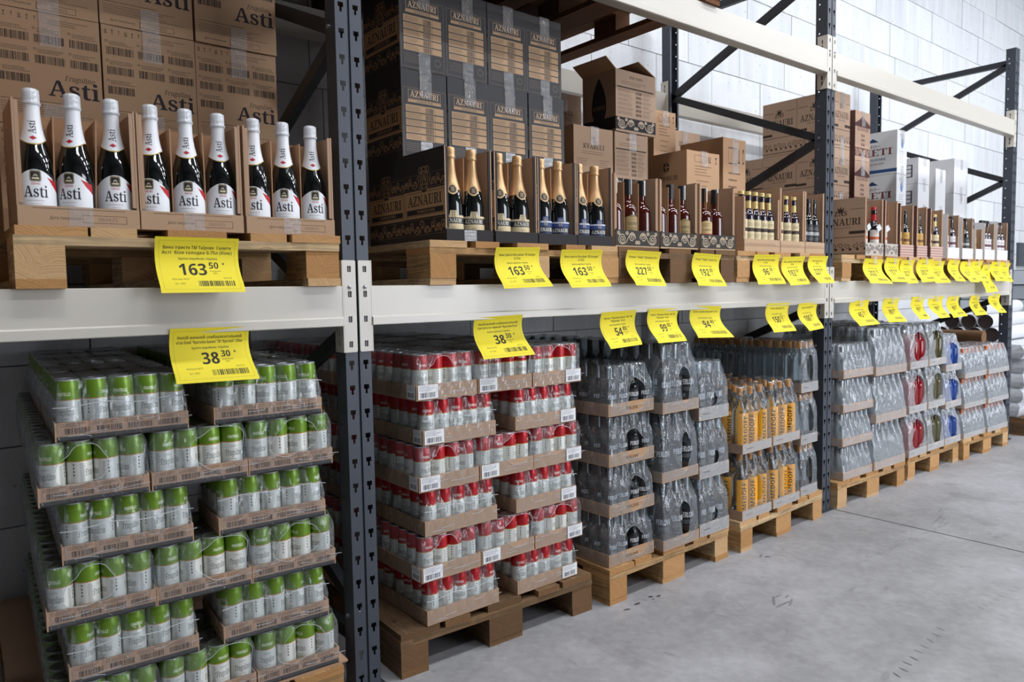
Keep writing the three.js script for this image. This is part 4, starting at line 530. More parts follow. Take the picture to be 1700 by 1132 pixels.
BRX.forEach(([x, w, n, kinds], k) => {
  openCarton(`cut-open scroll-pattern carton of brown spirit, ${COLS3[k]} of three`, x, DECK, 0.0, w, 0.29, 0.2, 0.068, C.scrollLip, M.kraft, 3, { lean: 0 });
  for (let i = 0; i < n; i++) place(pBr[kinds[i]], `${['unlabelled-side dark', 'gold-label dark', 'red and gold label'][kinds[i]]} brown spirit bottle, ${ORD[i]} in the ${COLS3[k]} scroll-pattern carton`, x + 0.045 + (i + (n === 2 ? 0.6 : 0)) * (w - 0.09) / (n === 2 ? 2 : n - 1) * (n === 2 ? 0.96 : 1), DECK + 0.0046, -0.055, -0.3 + jit(0.3), 'brown spirit bottles');
});
const slimProf = smooth([[0.0, 0.004], [0.022, 0.0], [0.027, 0.005], [0.0285, 0.014], [0.0285, 0.155], [0.0265, 0.175], [0.018, 0.195], [0.0135, 0.215], [0.0135, 0.27], [0.0, 0.2705]], 50);
function wine(map, capMat, glass, seal) { return bottleProto('wine_bottle', 'bottle', (b) => {
  part(b, 'glass_body', lathe(slimProf, 26), glass); part(b, 'foil', lathe([[0.0155, 0.205], [0.0148, 0.22], [0.0148, 0.283], [0.012, 0.285], [0.0001, 0.2855]], 18), capMat);
  part(b, 'label', patch(slimProf, -1.25, 1.25, () => 0.015, () => 0.15, 0.0006, 14, 2), lab(map));
  if (seal) { part(b, 'neck_ribbon', tube([[0, 0.25, 0.016], [0.008, 0.2, 0.03], [0.01, 0.17, 0.037]], 0.0018, 10, 4), M.capRed); const q = part(b, 'hang_tag', bx(0.03, 0.034, 0.001), M.white); q.position.set(0.01, 0.16, 0.04); q.rotation.set(0.1, 0.2, 0.6); } }); }
const pW = { cream: wine(T.wineCream, M.foilCream, M.glassPlum), dark: wine(T.wineDark, M.capBlack, M.glassDark), orange: wine(T.wineOrange, M.capRed, M.glassDark, true), gold: wine(T.wineGold, M.capBlack, M.glassDark), plum: wine(T.winePlum, M.capBlack, M.glassPlum) };
const WNX = [[2.015, 0.305, 5, 'cream', 0.262], [2.326, 0.227, 3, 'cream', 0.322], [2.559, 0.193, 3, 'dark', 0.322]];
WNX.forEach(([x, w, n, kind, h], k) => {
  openCarton(`cut-open kraft carton of ${kind}-label wine, ${['five bottles wide', 'three bottles wide', 'beside the middle frame'][k]}`, x, DECK, 0.0, w, h, 0.2, 0.06, C.kraftLip, M.kraft, n);
  for (let i = 0; i < n; i++) place(pW[kind], `${kind}-label wine bottle, ${ORD[i]} in the ${['five-bottle kraft carton', 'three-bottle kraft carton', 'kraft carton beside the middle frame'][k]}`, x + 0.038 + i * (w - 0.076) / (n - 1), DECK + 0.0046, -0.045, -0.4 + jit(0.2), 'wine bottles in kraft cartons');
});
// open cartons in the far bay
const FARX = [[3.214, 0.22, 'orange', 2, 0.335, C.greyLip], [3.46, 0.165, 'orange', 1, 0.335, C.greyLip], [3.66, 0.185, 'gold', 2, 0.325, C.maroonLip], [3.895, 0.15, 'gold', 2, 0.325, C.maroonLip], [4.1, 0.19, 'cream', 2, 0.32, C.maroonLip], [4.37, 0.195, 'plum', 2, 0.3, C.whiteBox], [4.62, 0.19, 'dark', 2, 0.29, C.whiteBox], [4.86, 0.13, 'gold', 1, 0.22, C.whiteBox], [5.03, 0.2, 'plum', 3, 0.27, C.whiteBox], [5.28, 0.22, 'plum', 3, 0.29, C.whiteBox]];
const FARN = ['red-ribbon wine just past the middle frame', 'a single orange-label wine', 'gold-label wine, first of two', 'gold-label wine, second of two', 'cream-label wine on the far shelf', 'plum-label wine before the white boxes', 'dark-label wine before the white boxes', 'the lowest far carton', 'plum-label wine second from the last frame', 'plum-label wine beside the last frame'];
FARX.forEach(([x, w, kind, n, h, lipM], k) => {
  openCarton(`cut-open carton of ${FARN[k]}`, x, DECK, 0.0, w, h, k ? 0.16 : 0.3, 0.075, lipM, k ? (k < 5 ? C.maroon : C.whiteBox) : C.azKraft, Math.max(n, 2));
  for (let i = 0; i < n; i++) place(pW[kind], `${kind}-label wine bottle, ${n > 1 ? ORD[i] : 'alone'} in the carton of ${FARN[k].split(',')[0].split(' ').slice(0, 6).join(' ')}${FARN[k].includes(',') ? ',' + FARN[k].split(',')[1] : ''}`, x + 0.04 + (n > 1 ? i * (w - 0.08) / (n - 1) : 0), DECK + 0.0046, -0.042, -0.4 + jit(0.2), 'wine bottles on the far shelf');
});

// ------------------------------------------------------------------ shrink film
function filmGeometry(w, d, h, { y0 = 0.004, shoulder = h, inset = 0.004, nf = 4, ns = 5, scallop = 0.004, hole = null, seed = 1, rc = 0.012, seam = null }) {
  const r = rng(seed * 7 + 3), nA = 9 * nf, nB = 6 * ns, ring = [], a = w / 2, b = d / 2;
  const edge = (n, f) => { for (let i = 0; i < n; i++) ring.push(f(i / n)); };
  edge(nA, (t) => [-a + rc + (w - 2 * rc) * t, b, 0, 1, t * nf]); edge(4, (t) => [a - rc + rc * Math.sin(t * Math.PI / 2), b - rc + rc * Math.cos(t * Math.PI / 2), Math.sin(t * Math.PI / 2), Math.cos(t * Math.PI / 2), 0]);
  edge(nB, (t) => [a, b - rc - (d - 2 * rc) * t, 1, 0, t * ns]); edge(4, (t) => [a - rc + rc * Math.cos(t * Math.PI / 2), -b + rc - rc * Math.sin(t * Math.PI / 2), Math.cos(t * Math.PI / 2), -Math.sin(t * Math.PI / 2), 0]);
  edge(nA, (t) => [a - rc - (w - 2 * rc) * t, -b, 0, -1, t * nf]); edge(4, (t) => [-a + rc - rc * Math.sin(t * Math.PI / 2), -b + rc - rc * Math.cos(t * Math.PI / 2), -Math.sin(t * Math.PI / 2), -Math.cos(t * Math.PI / 2), 0]);
  edge(nB, (t) => [-a, -b + rc + (d - 2 * rc) * t, -1, 0, t * ns]); edge(4, (t) => [-a + rc - rc * Math.cos(t * Math.PI / 2), b - rc + rc * Math.sin(t * Math.PI / 2), -Math.cos(t * Math.PI / 2), Math.sin(t * Math.PI / 2), 0]);
  const N = ring.length, L = 16, pos = [], uv = [], idx = [], ph = Array.from({ length: 6 }, () => r() * 6.28);
  for (let j = 0; j <= L; j++) {
    const y = y0 + (h - y0) * j / L, k = Math.max(0, Math.min(1, (y - shoulder) / Math.max(0.001, h - shoulder))), ins = inset * k * k * (3 - 2 * k), sc = scallop * Math.max(0, Math.min(1, (y - 0.3 * shoulder) / (0.7 * shoulder))) * (1 + 1.6 * k);
    for (let i = 0; i < N; i++) { const [x, z, nx, nz, s] = ring[i], wob = 0.0016 * Math.sin(i * 0.9 + ph[0] + y * 60) + 0.0012 * Math.sin(i * 2.3 + ph[1] - y * 90), off = -ins - sc * (0.5 + 0.5 * Math.cos(2 * Math.PI * s)) + wob * Math.min(1, j / 3); pos.push(x + nx * off * 1 - (nx && nz ? 0 : 0), y + 0.002 * Math.sin(i * 0.5 + ph[2]) * (j === L ? 1 : 0), z + nz * off); uv.push(i * (2 * (w + d) / N), y); }
  }
  // side faces keep their corners together: pull the corners in with the shoulder
  for (let j = 0; j <= L; j++) { const y = y0 + (h - y0) * j / L, k = Math.max(0, Math.min(1, (y - shoulder) / Math.max(0.001, h - shoulder))), ins = inset * k * k * (3 - 2 * k), fx = (a - ins) / a, fz = (b - ins) / b; for (let i = 0; i < N; i++) { const q = (j * N + i) * 3, [x, z, nx, nz] = ring[i]; if (Math.abs(nz) === 1) pos[q] *= fx; else if (Math.abs(nx) === 1) pos[q + 2] *= fz; } }
  const rho = (t) => 1 + 0.13 * Math.sin(2 * t + ph[3]) + 0.09 * Math.sin(3 * t + ph[4]) + 0.03 * Math.sin(7 * t + ph[5]), E = (x, y) => hole ? Math.hypot((x - hole[0]) / hole[2], (y - hole[1]) / hole[3]) / rho(Math.atan2((y - hole[1]) / hole[3], (x - hole[0]) / hole[2])) : 9, front = (i) => ring[i % N][3] === 1;
  for (let j = 0; j < L; j++) for (let i = 0; i < N; i++) {
    const i1 = (i + 1) % N, v = [j * N + i, j * N + i1, (j + 1) * N + i1, (j + 1) * N + i];
    if (hole && front(i) && front(i1)) { const e = v.map((q) => E(pos[q * 3], pos[q * 3 + 1])); if (e.every((x) => x < 1) || e.reduce((p, x) => p + x, 0) / 4 < 0.97) continue; for (const q of v) { const x = pos[q * 3], y = pos[q * 3 + 1], ee = E(x, y); if (ee < 1 && ee > 0.01) { pos[q * 3] = hole[0] + (x - hole[0]) / ee; pos[q * 3 + 1] = hole[1] + (y - hole[1]) / ee; } } }
    idx.push(v[0], v[1], v[2], v[0], v[2], v[3]);
  }
  let base = L * N; const M2 = 4;
  for (let m = 1; m <= M2; m++) { const f = 1 - m / M2; for (let i = 0; i < N; i++) { const q = (L * N + i) * 3; pos.push(pos[q] * f, h + 0.0015 * Math.sin(i * 0.8 + m * 2 + ph[3]) * f, pos[q + 2] * f); uv.push(pos[q] * f, pos[q + 2] * f); } const nb = (L + m) * N; for (let i = 0; i < N; i++) { const i1 = (i + 1) % N; idx.push(base + i, base + i1, nb + i1, base + i, nb + i1, nb + i); } base = nb; }
  const g = new THREE.BufferGeometry(); g.setAttribute('position', new THREE.Float32BufferAttribute(pos, 3)); g.setAttribute('uv', new THREE.Float32BufferAttribute(uv, 2)); g.setIndex(idx); g.computeVertexNormals();
  const extra = [];
  const insAt = (y) => { const k = Math.max(0, Math.min(1, (y - shoulder) / Math.max(0.001, h - shoulder))); return inset * k * k * (3 - 2 * k); };
  if (hole) extra.push(tube(Array.from({ length: 28 }, (_, i) => { const t = i / 28 * 6.2832, q = rho(t), y = hole[1] + q * hole[3] * Math.sin(t); return [hole[0] + q * hole[2] * Math.cos(t), y, b + 0.0005 - insAt(y) - scallop * 0.3]; }), 0.0007, 60, 4, true));
  if (seam !== null) extra.push(tube(Array.from({ length: 10 }, (_, i) => [-a + w * i / 9, seam + 0.004 * Math.sin(i * 1.3 + ph[4]), b + 0.0012]), 0.0009, 30, 4));
  for (let i = 0; i < 4; i++) { const x = -a * 0.9 + 1.8 * a * r(), y = 0.012 + r() * 0.03; extra.push(tube([[x, y, b + 0.001], [x + 0.02 + r() * 0.03, y + 0.008 * (r() - 0.3), b + 0.002], [x + 0.05 + r() * 0.04 > a ? a : x + 0.05, y + 0.016 * (r() - 0.3), b + 0.001]], 0.0007, 10, 3)); }
  return { film: g, edge: extra.length ? merge(extra) : null };
}
function trayGeometry(w, d, h) { const t = 0.003; return merge([bx(t, h, d, -w / 2 + t / 2, h / 2, 0), bx(t, h, d, w / 2 - t / 2, h / 2, 0), bx(w - 2 * t, h, t, 0, h / 2, -d / 2 + t / 2), bx(w - 2 * t, 0.002, d - t, 0, 0.001, 0)]); }

// a wrapped pack: one thing of tray, bottles or cans, and film
const packCache = new Map();
function packProto(key, o) {
  if (packCache.has(key)) return packCache.get(key);
  const { nx, nz, sp, spz = sp, unit, h, trayH, trayMat, frontMat, filmMat, film, name, sticker, full = false, only } = o;
  const g = new THREE.Group(), w = nx * sp + 0.008, d = nz * spz + 0.008, r = rng(key.length * 31 + nx * 7 + (film.seed || 1)); g.name = name; g.userData.category = 'drinks pack';
  part(g, 'tray', trayGeometry(w, d, trayH), trayMat); part(g, 'tray_front', bx(w - 0.006, trayH, 0.003, 0, trayH / 2, d / 2 - 0.0015), frontMat);
  for (let i = 0; i < nx; i++) for (let j = 0; j < nz; j++) {
    const rim = i === 0 || i === nx - 1 || j === 0 || j === nz - 1; if (only === 'left' ? i > 0 && j > 0 : !full && !rim) continue;
    const b = unit(j, i, r); b.position.set(-w / 2 + 0.004 + (i + 0.5) * sp, 0.0022, d / 2 - 0.004 - (j + 0.5) * spz); g.add(b);
  }
  const fg = filmGeometry(w + 0.003, d + 0.003, h - 0.001, film); part(g, 'shrink_film', fg.film, filmMat); if (fg.edge) part(g, 'film_seam', fg.edge, M.filmEdge).userData.kind = 'stuff';
  if (sticker) { const m = part(g, 'sticker', bx(0.075, 0.045, 0.0006, 0, 0, 0), lab(T.sticker), 'white barcode sticker'); m.position.set((sticker < 0 ? -1 : 1) * (w / 2 - 0.042), 0.027, d / 2 + 0.0028); if (sticker < 0) { const q = part(g, 'sticker', bx(0.0006, 0.045, 0.05), lab(T.sticker), 'white barcode sticker'); q.position.set(-w / 2 - 0.0028, 0.027, d / 2 - 0.03); } }
  g.userData.size = [w, d]; packCache.set(key, g); return g;
}
function putPack(proto, label, x0, y, zf, turn, group) { const [w, d] = proto.userData.size, r = proto.clone(); r.userData = { category: proto.userData.category }; r.name = numbered(proto.name); r.position.set(x0 + w / 2, y, zf - d / 2); r.rotation.y = turn; scene.add(r); return tag(r, label, null, group); }

// ------------------------------------------------------------------ cans
const CAN_H = 0.1445;
const canGeo = lathe([[0.0001, 0.003], [0.02, 0.001], [0.024, 0.0], [0.028, 0.008], [0.0284, 0.013], [0.0284, 0.122], [0.028, 0.128], [0.0262, 0.138], [0.0258, 0.141], [0.0262, 0.1432], [0.0258, 0.1445]], 22), lidGeo = lathe([[0.0258, 0.1444], [0.025, 0.1435], [0.024, 0.1405], [0.0001, 0.1405]], 22), tabGeo = bx(0.014, 0.0012, 0.02, 0, 0.142, 0.003);
const LIDTAB = merge([lidGeo, tabGeo]);
const canUnit = (mat, lid) => (j, i, r) => { const m = new THREE.Mesh(canGeo, mat); m.name = 'can'; m.castShadow = m.receiveShadow = true; m.rotation.y = r() * 6.28; if (lid) part(m, 'lid', LIDTAB, M.lid); return m; };
const CSP = 0.0575, PITCH = 0.149;
const plainTray = card(T.plainTray), greenTray = card(T.greenTray);
function canStack(color, xl, xr, base, zf, firstThree, canMat, trayFront, red, skew = 0) {
  const LAYER = ['top', 'second', 'third', 'fourth', 'fifth', 'bottom'];
  for (let L = 0; L < 6; L++) {
    const three = (L % 2 === 0) === firstThree, nx = three ? 4 : 5, nz = three ? 5 : 4, d = nz * CSP + 0.008, w = nx * CSP + 0.008, cols = three ? 3 : 2, rows = three ? 4 : 5, y = base + (5 - L) * PITCH;
    for (let row = 0; row < rows; row++) for (let c = 0; c < cols; c++) {
      if (row > 0 && c > 0 && L > 0) continue;
      const v = (L * 3 + c * 2 + row) % 3, front = row === 0, side = red ? (three ? (c === 0 ? -1 : c === 2 ? 1 : -1) : (c === 0 ? (L < 3 ? -1 : 0) : 1)) : 0;
      const film = three ? { nf: 4, ns: 5, scallop: 0.002, inset: 0.006, shoulder: 0.12, hole: front ? [(v - 1) * 0.035 + 0.01, 0.088, 0.052 + 0.012 * v, 0.05] : null, seed: 3 + v } : { nf: 5, ns: 4, scallop: 0.0015, inset: 0.012, shoulder: 0.06, seam: 0.085 + v * 0.006, seed: 9 + v };
      const p = packProto(['can', color, three, v, front, L === 0, side, row > 0 && L > 0].join(), { nx, nz, sp: CSP, unit: canUnit(canMat, L === 0), h: PITCH - 0.0005, trayH: red ? 0.05 : 0.046, trayMat: plainTray, frontMat: trayFront, filmMat: M.film, film, name: 'can_pack', sticker: front ? side : 0, full: L === 0, only: row > 0 && L > 0 ? 'left' : null });
      const x = three ? xl + c * (xr - xl - w) / 2 : (c ? xr - 0.024 - w : xl + (red ? 0.022 : 0.04)), pos = three ? COLS3[c] : ['left-hand', 'right-hand'][c];
      const put = (q, X, Z, t) => { const cx = (xl + xr) / 2, dx = X + q.userData.size[0] / 2 - cx, dz = Z - q.userData.size[1] / 2 - zf, c = Math.cos(skew), n = Math.sin(skew); return [cx + dx * c + dz * n - q.userData.size[0] / 2, zf - dx * n + dz * c + q.userData.size[1] / 2, t + skew]; };
      const [px, pz, pt] = put(p, x + jit(0.0012), zf - row * (d + 0.011) + (three ? 0 : -0.004) + jit(0.001), red ? jit(0.002) : jit(0.006));
      putPack(p, `wrapped pack of ${color}-top cans, ${LAYER[L]} layer, ${pos}, ${row ? ORD[row] + ' row back' : 'front row'}`, px, y, pz, pt, `${color}-top can packs`);
    }
  }
}
canStack('green', -0.838, -0.118, 0.152, 0.028, false, M.canGreen, greenTray, false, -0.06);
canStack('red', 0.188, 0.912, 0.146, 0.022, true, M.canRed, plainTray, true);
{ // sheet of cardboard under the green cans
  const s = thing('cardboard_sheet', 'brown cardboard sheet lying on the pallet under the green cans', 'cardboard', [-0.48, 0.1445, -0.56], -0.036); part(s, 'sheet', bx(0.82, 0.006, 1.19, 0, 0.003, 0), M.kraft);
}

// ------------------------------------------------------------------ bottles in packs
function packBottle({ h, r, neck = 0.012, shoulder = 0.6, capH = 0.03, cap, glass, label, y0 = 0.12, y1 = 0.5, phi = 1.2, strip }) {
  const ys = h * shoulder, prof = smooth([[0.0, 0.003], [r * 0.8, 0.0], [r * 0.97, 0.005], [r, 0.012], [r, ys * 0.9], [r * 0.96, ys], [r * 0.62, ys + (h - ys) * 0.26], [neck * 1.08, ys + (h - ys) * 0.45], [neck, ys + (h - ys) * 0.6], [neck, h - 0.006], [0.0, h - 0.005]], 36), body = lathe(prof, 18), capG = lathe([[neck + 0.0008, h - capH], [neck + 0.0018, h - capH + 0.001], [neck + 0.0018, h - 0.002], [neck * 0.8, h], [0.0001, h]], 14), lb = label && patch(prof, -phi, phi, () => h * y0, () => h * y1, 0.0006, 12, 2), stripG = strip && bx(0.007, capH * 1.1, 0.0008);
  const lm = label && lab(label), sm = strip && std({ map: T.taxStrip, roughness: 0.6 });
  return (j, i, rr) => { const m = new THREE.Mesh(body, glass); m.name = 'bottle'; m.castShadow = m.receiveShadow = true; m.rotation.y = -0.3 + (rr() - 0.5) * 0.9; part(m, 'cap', capG, cap); if (lb) part(m, 'label', lb, lm); if (strip) { const s = part(m, 'tax_strip', stripG, sm); s.position.set(neck * 0.6, h - capH * 0.55, neck + 0.001); s.rotation.y = 0.4; } return m; };
}
const greyTray = card(T.greyTray), vodkaTray = card(T.vodkaTray);
function column(kind, o, label, x0, base, zf, layers, pitch, rows, turn, group) {
  const names = layers === 4 ? ['bottom', 'second', 'third', 'top'] : layers === 3 ? ['bottom', 'middle', 'top'] : ['bottom', 'top'];
  for (let row = 0; row < rows; row++) for (let L = 0; L < layers; L++) {
    const v = (L + row) % 2, p = packProto([kind, v, row > 0, L === layers - 1].join(), { ...o, h: pitch - 0.001, name: 'bottle_pack', full: L === layers - 1, film: { ...o.film, hole: row ? null : o.film.hole && (v ? [o.film.hole[0] + 0.012, o.film.hole[1], o.film.hole[2] * 0.9, o.film.hole[3] * 1.05] : o.film.hole), seed: o.film.seed + v } });
    putPack(p, `wrapped pack of ${label}, ${names[L]} layer, ${row ? ORD[row] + ' row back' : 'front row'}`, x0 + jit(0.003), base + L * pitch, zf - row * (p.userData.size[1] + 0.012) + jit(0.002), turn + jit(0.006), group);
  }
}
const FB = 0.145;
const clearCap = M.capSilver;
const perS = { nx: 4, nz: 5, sp: 0.0655, unit: packBottle({ h: 0.186, r: 0.0318, neck: 0.0115, shoulder: 0.58, capH: 0.04, cap: M.capBlack, glass: M.glassClear, label: T.perlova, y0: 0.2, y1: 0.5, phi: 1.25, strip: true }), trayH: 0.05, trayMat: plainTray, frontMat: vodkaTray, filmMat: M.filmBottle, film: { nf: 4, ns: 5, scallop: 0.005, shoulder: 0.105, inset: 0.02, hole: [0.02, 0.07, 0.07, 0.058], seed: 20 } };
const perM = { nx: 3, nz: 4, sp: 0.078, unit: packBottle({ h: 0.278, r: 0.0375, neck: 0.0125, shoulder: 0.6, capH: 0.055, cap: M.capBlack, glass: M.glassClear, label: T.perlova, y0: 0.24, y1: 0.52, phi: 1.2, strip: true }), trayH: 0.045, trayMat: plainTray, frontMat: plainTray, filmMat: M.filmBottle, film: { nf: 3, ns: 4, scallop: 0.006, shoulder: 0.17, inset: 0.026, hole: [0.025, 0.115, 0.042, 0.07], seed: 30 } };
const prime = { nx: 3, nz: 4, sp: 0.0705, unit: packBottle({ h: 0.243, r: 0.034, neck: 0.0125, shoulder: 0.62, capH: 0.04, cap: M.capSilver, glass: M.glassClear, label: T.prime, y0: 0.2, y1: 0.55, phi: 0.9, strip: true }), trayH: 0.056, trayMat: plainTray, frontMat: greyTray, filmMat: M.filmBottle, film: { nf: 3, ns: 4, scallop: 0.006, shoulder: 0.155, inset: 0.022, hole: [0.0, 0.085, 0.022, 0.035], seed: 40 } };
column('perS', perS, 'small black-label bottles beside the red cans', 1.024, FB, 0.055, 4, 0.199, 1, 0.012, 'small black-label bottle packs');
column('perM', perM, 'tall black-label bottles mid pallet', 1.318, FB, 0.08, 3, 0.288, 3, 0.012, 'tall black-label bottle packs');
column('perB', perM, 'tall black-label bottles behind the small ones', 1.04, FB, -0.3, 3, 0.288, 2, 0, 'tall black-label bottle packs at the back');
column('prime', prime, 'pointed-label clear bottles', 1.576, FB, 0.07, 3, 0.257, 3, 0.012, 'pointed-label bottle packs');
const med = { nx: 3, nz: 4, sp: 0.083, unit: packBottle({ h: 0.302, r: 0.0385, neck: 0.013, shoulder: 0.64, capH: 0.036, cap: M.capOrange, glass: M.glassClear, label: T.medoff, y0: 0.06, y1: 0.62, phi: 0.98 }), trayH: 0.044, trayMat: plainTray, frontMat: greyTray, filmMat: M.film, film: { nf: 3, ns: 4, scallop: 0.01, shoulder: 0.2, inset: 0.024, hole: [0.01, 0.13, 0.04, 0.075], seed: 50 } };
column('med', med, 'yellow-label bottles beside the black-label ones', 1.905, FB, 0.06, 2, 0.315, 3, 0.03, 'yellow-label bottle packs');
column('medB', med, 'yellow-label bottles mid pallet', 2.18, FB, 0.05, 2, 0.315, 3, 0.03, 'yellow-label bottle packs in the middle');
const medR = { nx: 3, nz: 6, sp: 0.056, unit: packBottle({ h: 0.258, r: 0.0265, neck: 0.0125, shoulder: 0.7, capH: 0.034, cap: M.capOrange, glass: M.glassClear }), trayH: 0.05, trayMat: plainTray, frontMat: greyTray, filmMat: M.filmBottle, film: { nf: 3, ns: 6, scallop: 0.004, shoulder: 0.18, inset: 0.02, hole: [0.0, 0.13, 0.035, 0.075], seed: 60 } };
column('medR', medR, 'orange-cap bottles beside the frame', 2.47, FB, 0.03, 3, 0.271, 2, 0.03, 'orange-cap bottle packs');
const clS = { nx: 6, nz: 5, sp: 0.0545, unit: packBottle({ h: 0.176, r: 0.0265, neck: 0.011, shoulder: 0.6, capH: 0.035, cap: clearCap, glass: M.glassThin }), trayH: 0.045, trayMat: plainTray, frontMat: plainTray, filmMat: M.filmWhite, film: { nf: 6, ns: 5, scallop: 0.013, shoulder: 0.1, inset: 0.016, seed: 70 } };
column('clS', clS, 'small clear bottles just past the middle frame', 2.94, FB, 0.025, 4, 0.191, 2, -0.02, 'small clear bottle packs');
const clM = { nx: 5, nz: 4, sp: 0.076, unit: packBottle({ h: 0.266, r: 0.036, neck: 0.0125, shoulder: 0.6, capH: 0.045, cap: clearCap, glass: M.glassThin }), trayH: 0.05, trayMat: plainTray, frontMat: plainTray, filmMat: M.filmWhite, film: { nf: 5, ns: 4, scallop: 0.018, shoulder: 0.16, inset: 0.022, seed: 80 } };
column('clM', clM, 'tall clear bottles beside the red ones', 3.29, FB, 0.042, 3, 0.28, 2, -0.02, 'tall clear bottle packs');
const tint = (glass, seed) => ({ nx: 3, nz: 4, sp: 0.086, unit: packBottle({ h: 0.266, r: 0.039, neck: 0.0125, shoulder: 0.62, capH: 0.045, cap: clearCap, glass }), trayH: 0.045, trayMat: plainTray, frontMat: greyTray, filmMat: M.filmWhite, film: { nf: 3, ns: 4, scallop: 0.012, shoulder: 0.17, inset: 0.026, hole: [0.01, 0.135, 0.088, 0.088], seed } });
column('redB', tint(M.glassRed, 90), 'red bottles', 3.76, FB, 0.03, 3, 0.28, 2, 0, 'red bottle packs');
column('oliB', tint(M.glassOlive, 94), 'olive-tinted bottles', 4.04, FB, 0.03, 3, 0.28, 2, 0, 'olive bottle packs');
const blu = tint(M.glassBlue, 97); blu.unit = packBottle({ h: 0.236, r: 0.036, neck: 0.012, shoulder: 0.62, capH: 0.04, cap: M.capSilver, glass: M.glassBlue }); blu.film = { ...blu.film, shoulder: 0.15, hole: [0.0, 0.115, 0.08, 0.075] };
column('bluB', blu, 'blue bottles', 4.315, FB, 0.03, 3, 0.25, 2, 0, 'blue bottle packs');
const cop = { nx: 5, nz: 4, sp: 0.074, unit: packBottle({ h: 0.203, r: 0.035, neck: 0.013, shoulder: 0.58, capH: 0.04, cap: M.capCopper, glass: M.glassThin }), trayH: 0.035, trayMat: plainTray, frontMat: greyTray, filmMat: M.filmWhite, film: { nf: 5, ns: 4, scallop: 0.016, shoulder: 0.12, inset: 0.02, seed: 110 } };
column('cop', cop, 'copper-cap bottles next to the blue ones', 4.63, FB, 0.04, 3, 0.214, 2, -0.03, 'copper-cap bottle packs');
column('copB', cop, 'copper-cap bottles next to the last frame', 5.015, FB, 0.06, 3, 0.214, 2, -0.03, 'copper-cap bottle packs at the end');

// ------------------------------------------------------------------ price tags
function tagGeometry(k, w, h, curl, twist) {
  const page = Math.floor(k / 20), q = k % 20, col = q % TAG_COLS, row = Math.floor(q / TAG_COLS), g = new THREE.PlaneGeometry(w, h, 8, 12).translate(0, -h / 2, 0), p = g.attributes.position, uv = g.attributes.uv;
  for (let i = 0; i < p.count; i++) { const s = -p.getY(i) / h, x = p.getX(i), z = -0.018 * Math.sin(Math.PI * Math.min(1, s * 1.15)) * (curl > 0 ? 1 : 0.3) + curl * s * s * (1 + twist * x / w); p.setZ(i, z); p.setY(i, -s * h * (1 - 0.12 * Math.abs(curl) * 10 * s * 0.5)); uv.setXY(i, (col + uv.getX(i)) / TAG_COLS, 1 - (row * TH + (1 - uv.getY(i)) * TH) / 1800); }
  g.computeVertexNormals(); return [g, page];
}
const tagMat = tagPages.map((t) => std({ map: t, roughness: 0.7, side: THREE.DoubleSide }));
allTags.forEach((t, k) => {
  const [x, , , price, cents, where, i] = t, up = where === 'up', low = up && i === 16;
  const [g, page] = tagGeometry(k, 0.205, low ? 0.2 : 0.143, up ? 0.035 + 0.012 * Math.sin(k) : 0.045 + 0.012 * Math.sin(k * 2), 0.6 * Math.sin(k * 1.7));
  const m = new THREE.Mesh(g, tagMat[page]); m.name = numbered('price_tag'); m.castShadow = m.receiveShadow = true; scene.add(m);
  const seat = x < 0 ? 'over the green cans' : x < 2.7 ? 'in the middle bay' : 'in the far bay';
  const nth = (up ? TAGS.up : TAGS.lo).filter((q) => q[0] <= x && (q[0] < 0 ? 'a' : q[0] < 2.7 ? 'b' : 'c') === (x < 0 ? 'a' : x < 2.7 ? 'b' : 'c')).length;
  tag(m, `yellow price tag${x < 3.55 ? ' reading ' + price : ''}, ${ORD[nth - 1]} along the ${up ? 'upper' : 'lower'} row ${seat}`, 'price tag', 'yellow price tags');
  m.position.set(x, up ? (low ? 1.37 : 1.386) + 0.004 * Math.sin(k * 3) : 1.152 + 0.003 * Math.sin(k * 5), up ? 0.048 + (i % 3) * 0.002 : 0.014); m.rotation.set(0, 0.05 * Math.sin(k * 2.1), 0.03 * Math.sin(k * 1.3));
  if (x > 2.7) part(m, 'tape', bx(0.03, 0.05, 0.0006, 0, -0.01, 0.006), M.tape);
});

// ------------------------------------------------------------------ goods past the last frame
pallet('wooden pallet under the white wrapped bundles past the last frame', 5.85, 6.85, 0, 0.05, 0, M.woodOld);
for (let k = 0; k < 5; k++) {
  const s = thing('wrapped_bundle', `white film-wrapped bundle past the last frame, ${ORD[k]} from the floor`, 'bundle', [6.35 + jit(0.015), 0.145 + k * 0.118, -0.55 + jit(0.01)], jit(0.02), 'white wrapped bundles');
  const g = new THREE.BoxGeometry(0.98, 0.116, 1.15, 16, 4, 16), p = g.attributes.position; for (let i = 0; i < p.count; i++) { const x = p.getX(i), y = p.getY(i), z = p.getZ(i), e = 1 - 0.12 * Math.pow(Math.abs(y) / 0.058, 4) * 0.3; p.setXYZ(i, x * e + 0.006 * Math.sin(z * 30 + k + y * 60), y, z * e + 0.006 * Math.sin(x * 26 + k * 2 + y * 50)); } g.translate(0, 0.058, 0); g.computeVertexNormals();
  part(s, 'bundle_body', g, std({ color: 0xdfe2e6, roughness: 0.35, bumpMap: T.filmBump, bumpScale: 0.01 }));
}
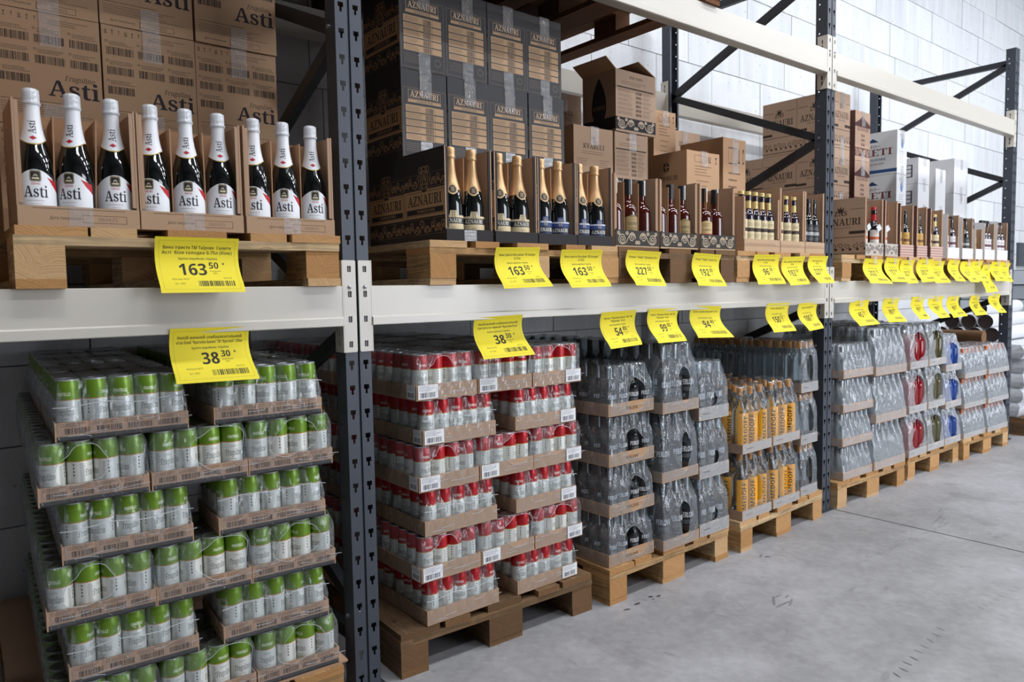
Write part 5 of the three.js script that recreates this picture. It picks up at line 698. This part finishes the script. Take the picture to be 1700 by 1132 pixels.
{
  const dark = std({ color: 0x3b2f2c, roughness: 0.8 }), skin = std({ color: 0xd9dadc, roughness: 0.4 }), R = [[-0.25, 0], [-0.38, 0], [-0.51, 0], [-0.64, 0], [-0.315, 1], [-0.445, 1], [-0.575, 1], [-0.38, 2]];
  R.forEach(([z, row], k) => { const s = thing('material_roll', `white roll with dark core end on the bundles, ${['bottom', 'middle', 'top'][row]} row, ${ORD[R.slice(0, k + 1).filter((q) => q[1] === row).length - 1]} from the aisle`, 'roll', [5.98 + row * 0.05, 0.737 + 0.062 + row * 0.108, z], 0, 'rolls on the wrapped bundles'); part(s, 'roll_body', new THREE.CylinderGeometry(0.061, 0.061, 0.9, 24, 1, true).rotateZ(Math.PI / 2).translate(0.45, 0, 0), skin); part(s, 'core_end', new THREE.CylinderGeometry(0.0605, 0.0605, 0.88, 24).rotateZ(Math.PI / 2).translate(0.45, 0, 0), dark); });
  const b = thing('cardboard_tube', 'brown cardboard tube lying behind the copper-cap bottles', 'tube', [5.8, 0.79, -0.62]); part(b, 'tube_wall', new THREE.CylinderGeometry(0.055, 0.055, 0.75, 20).rotateX(Math.PI / 2), std({ color: 0x7d5a3a, roughness: 0.8 }));
  const t = new THREE.Mesh(tagGeometry(30, 0.2, 0.14, 0.01, 0)[0], tagMat[1]); t.name = numbered('price_tag'); scene.add(t); t.position.set(6.15, 0.66, 0.045); tag(t, 'yellow price tag on the white wrapped bundles past the last frame', 'price tag', 'yellow price tags');
  const w = thing('wall_board', 'dark grey board fixed to the block wall at the far right', 'board', [10.35, 1.45, WALL_Z + 0.001]); part(w, 'panel', bx(1.0, 0.28, 0.03, 0, 0.14, 0.016), std({ color: 0x4a4f56, roughness: 0.6 })); part(w, 'frame', merge([bx(1.02, 0.012, 0.04, 0, 0, 0.02), bx(1.02, 0.012, 0.04, 0, 0.28, 0.02)]), std({ color: 0x5b6067 }));
  for (let k = 0; k < 9; k++) { const s = thing('sheet_bundle', `grey sheet bundle in the far stack, ${['first', 'second', 'third', 'fourth', 'fifth', 'sixth', 'seventh', 'eighth', 'ninth'][k]} from the floor`, 'sheets', [8.6 + jit(0.03), k * 0.152, -0.62 + jit(0.02)], 0, 'grey sheet bundles'); part(s, 'sheets', dented(1.5, 0.14, 1.1, k % 3), std({ color: k % 2 ? 0x9aa0a6 : 0xb3b8bc, roughness: 0.6 })); part(s, 'spacer', merge([bx(0.06, 0.012, 1.05, -0.5, 0.145, 0), bx(0.06, 0.012, 1.05, 0.5, 0.145, 0)]), std({ color: 0x6b6e72 })); }
}
renderer.render(scene, camera);
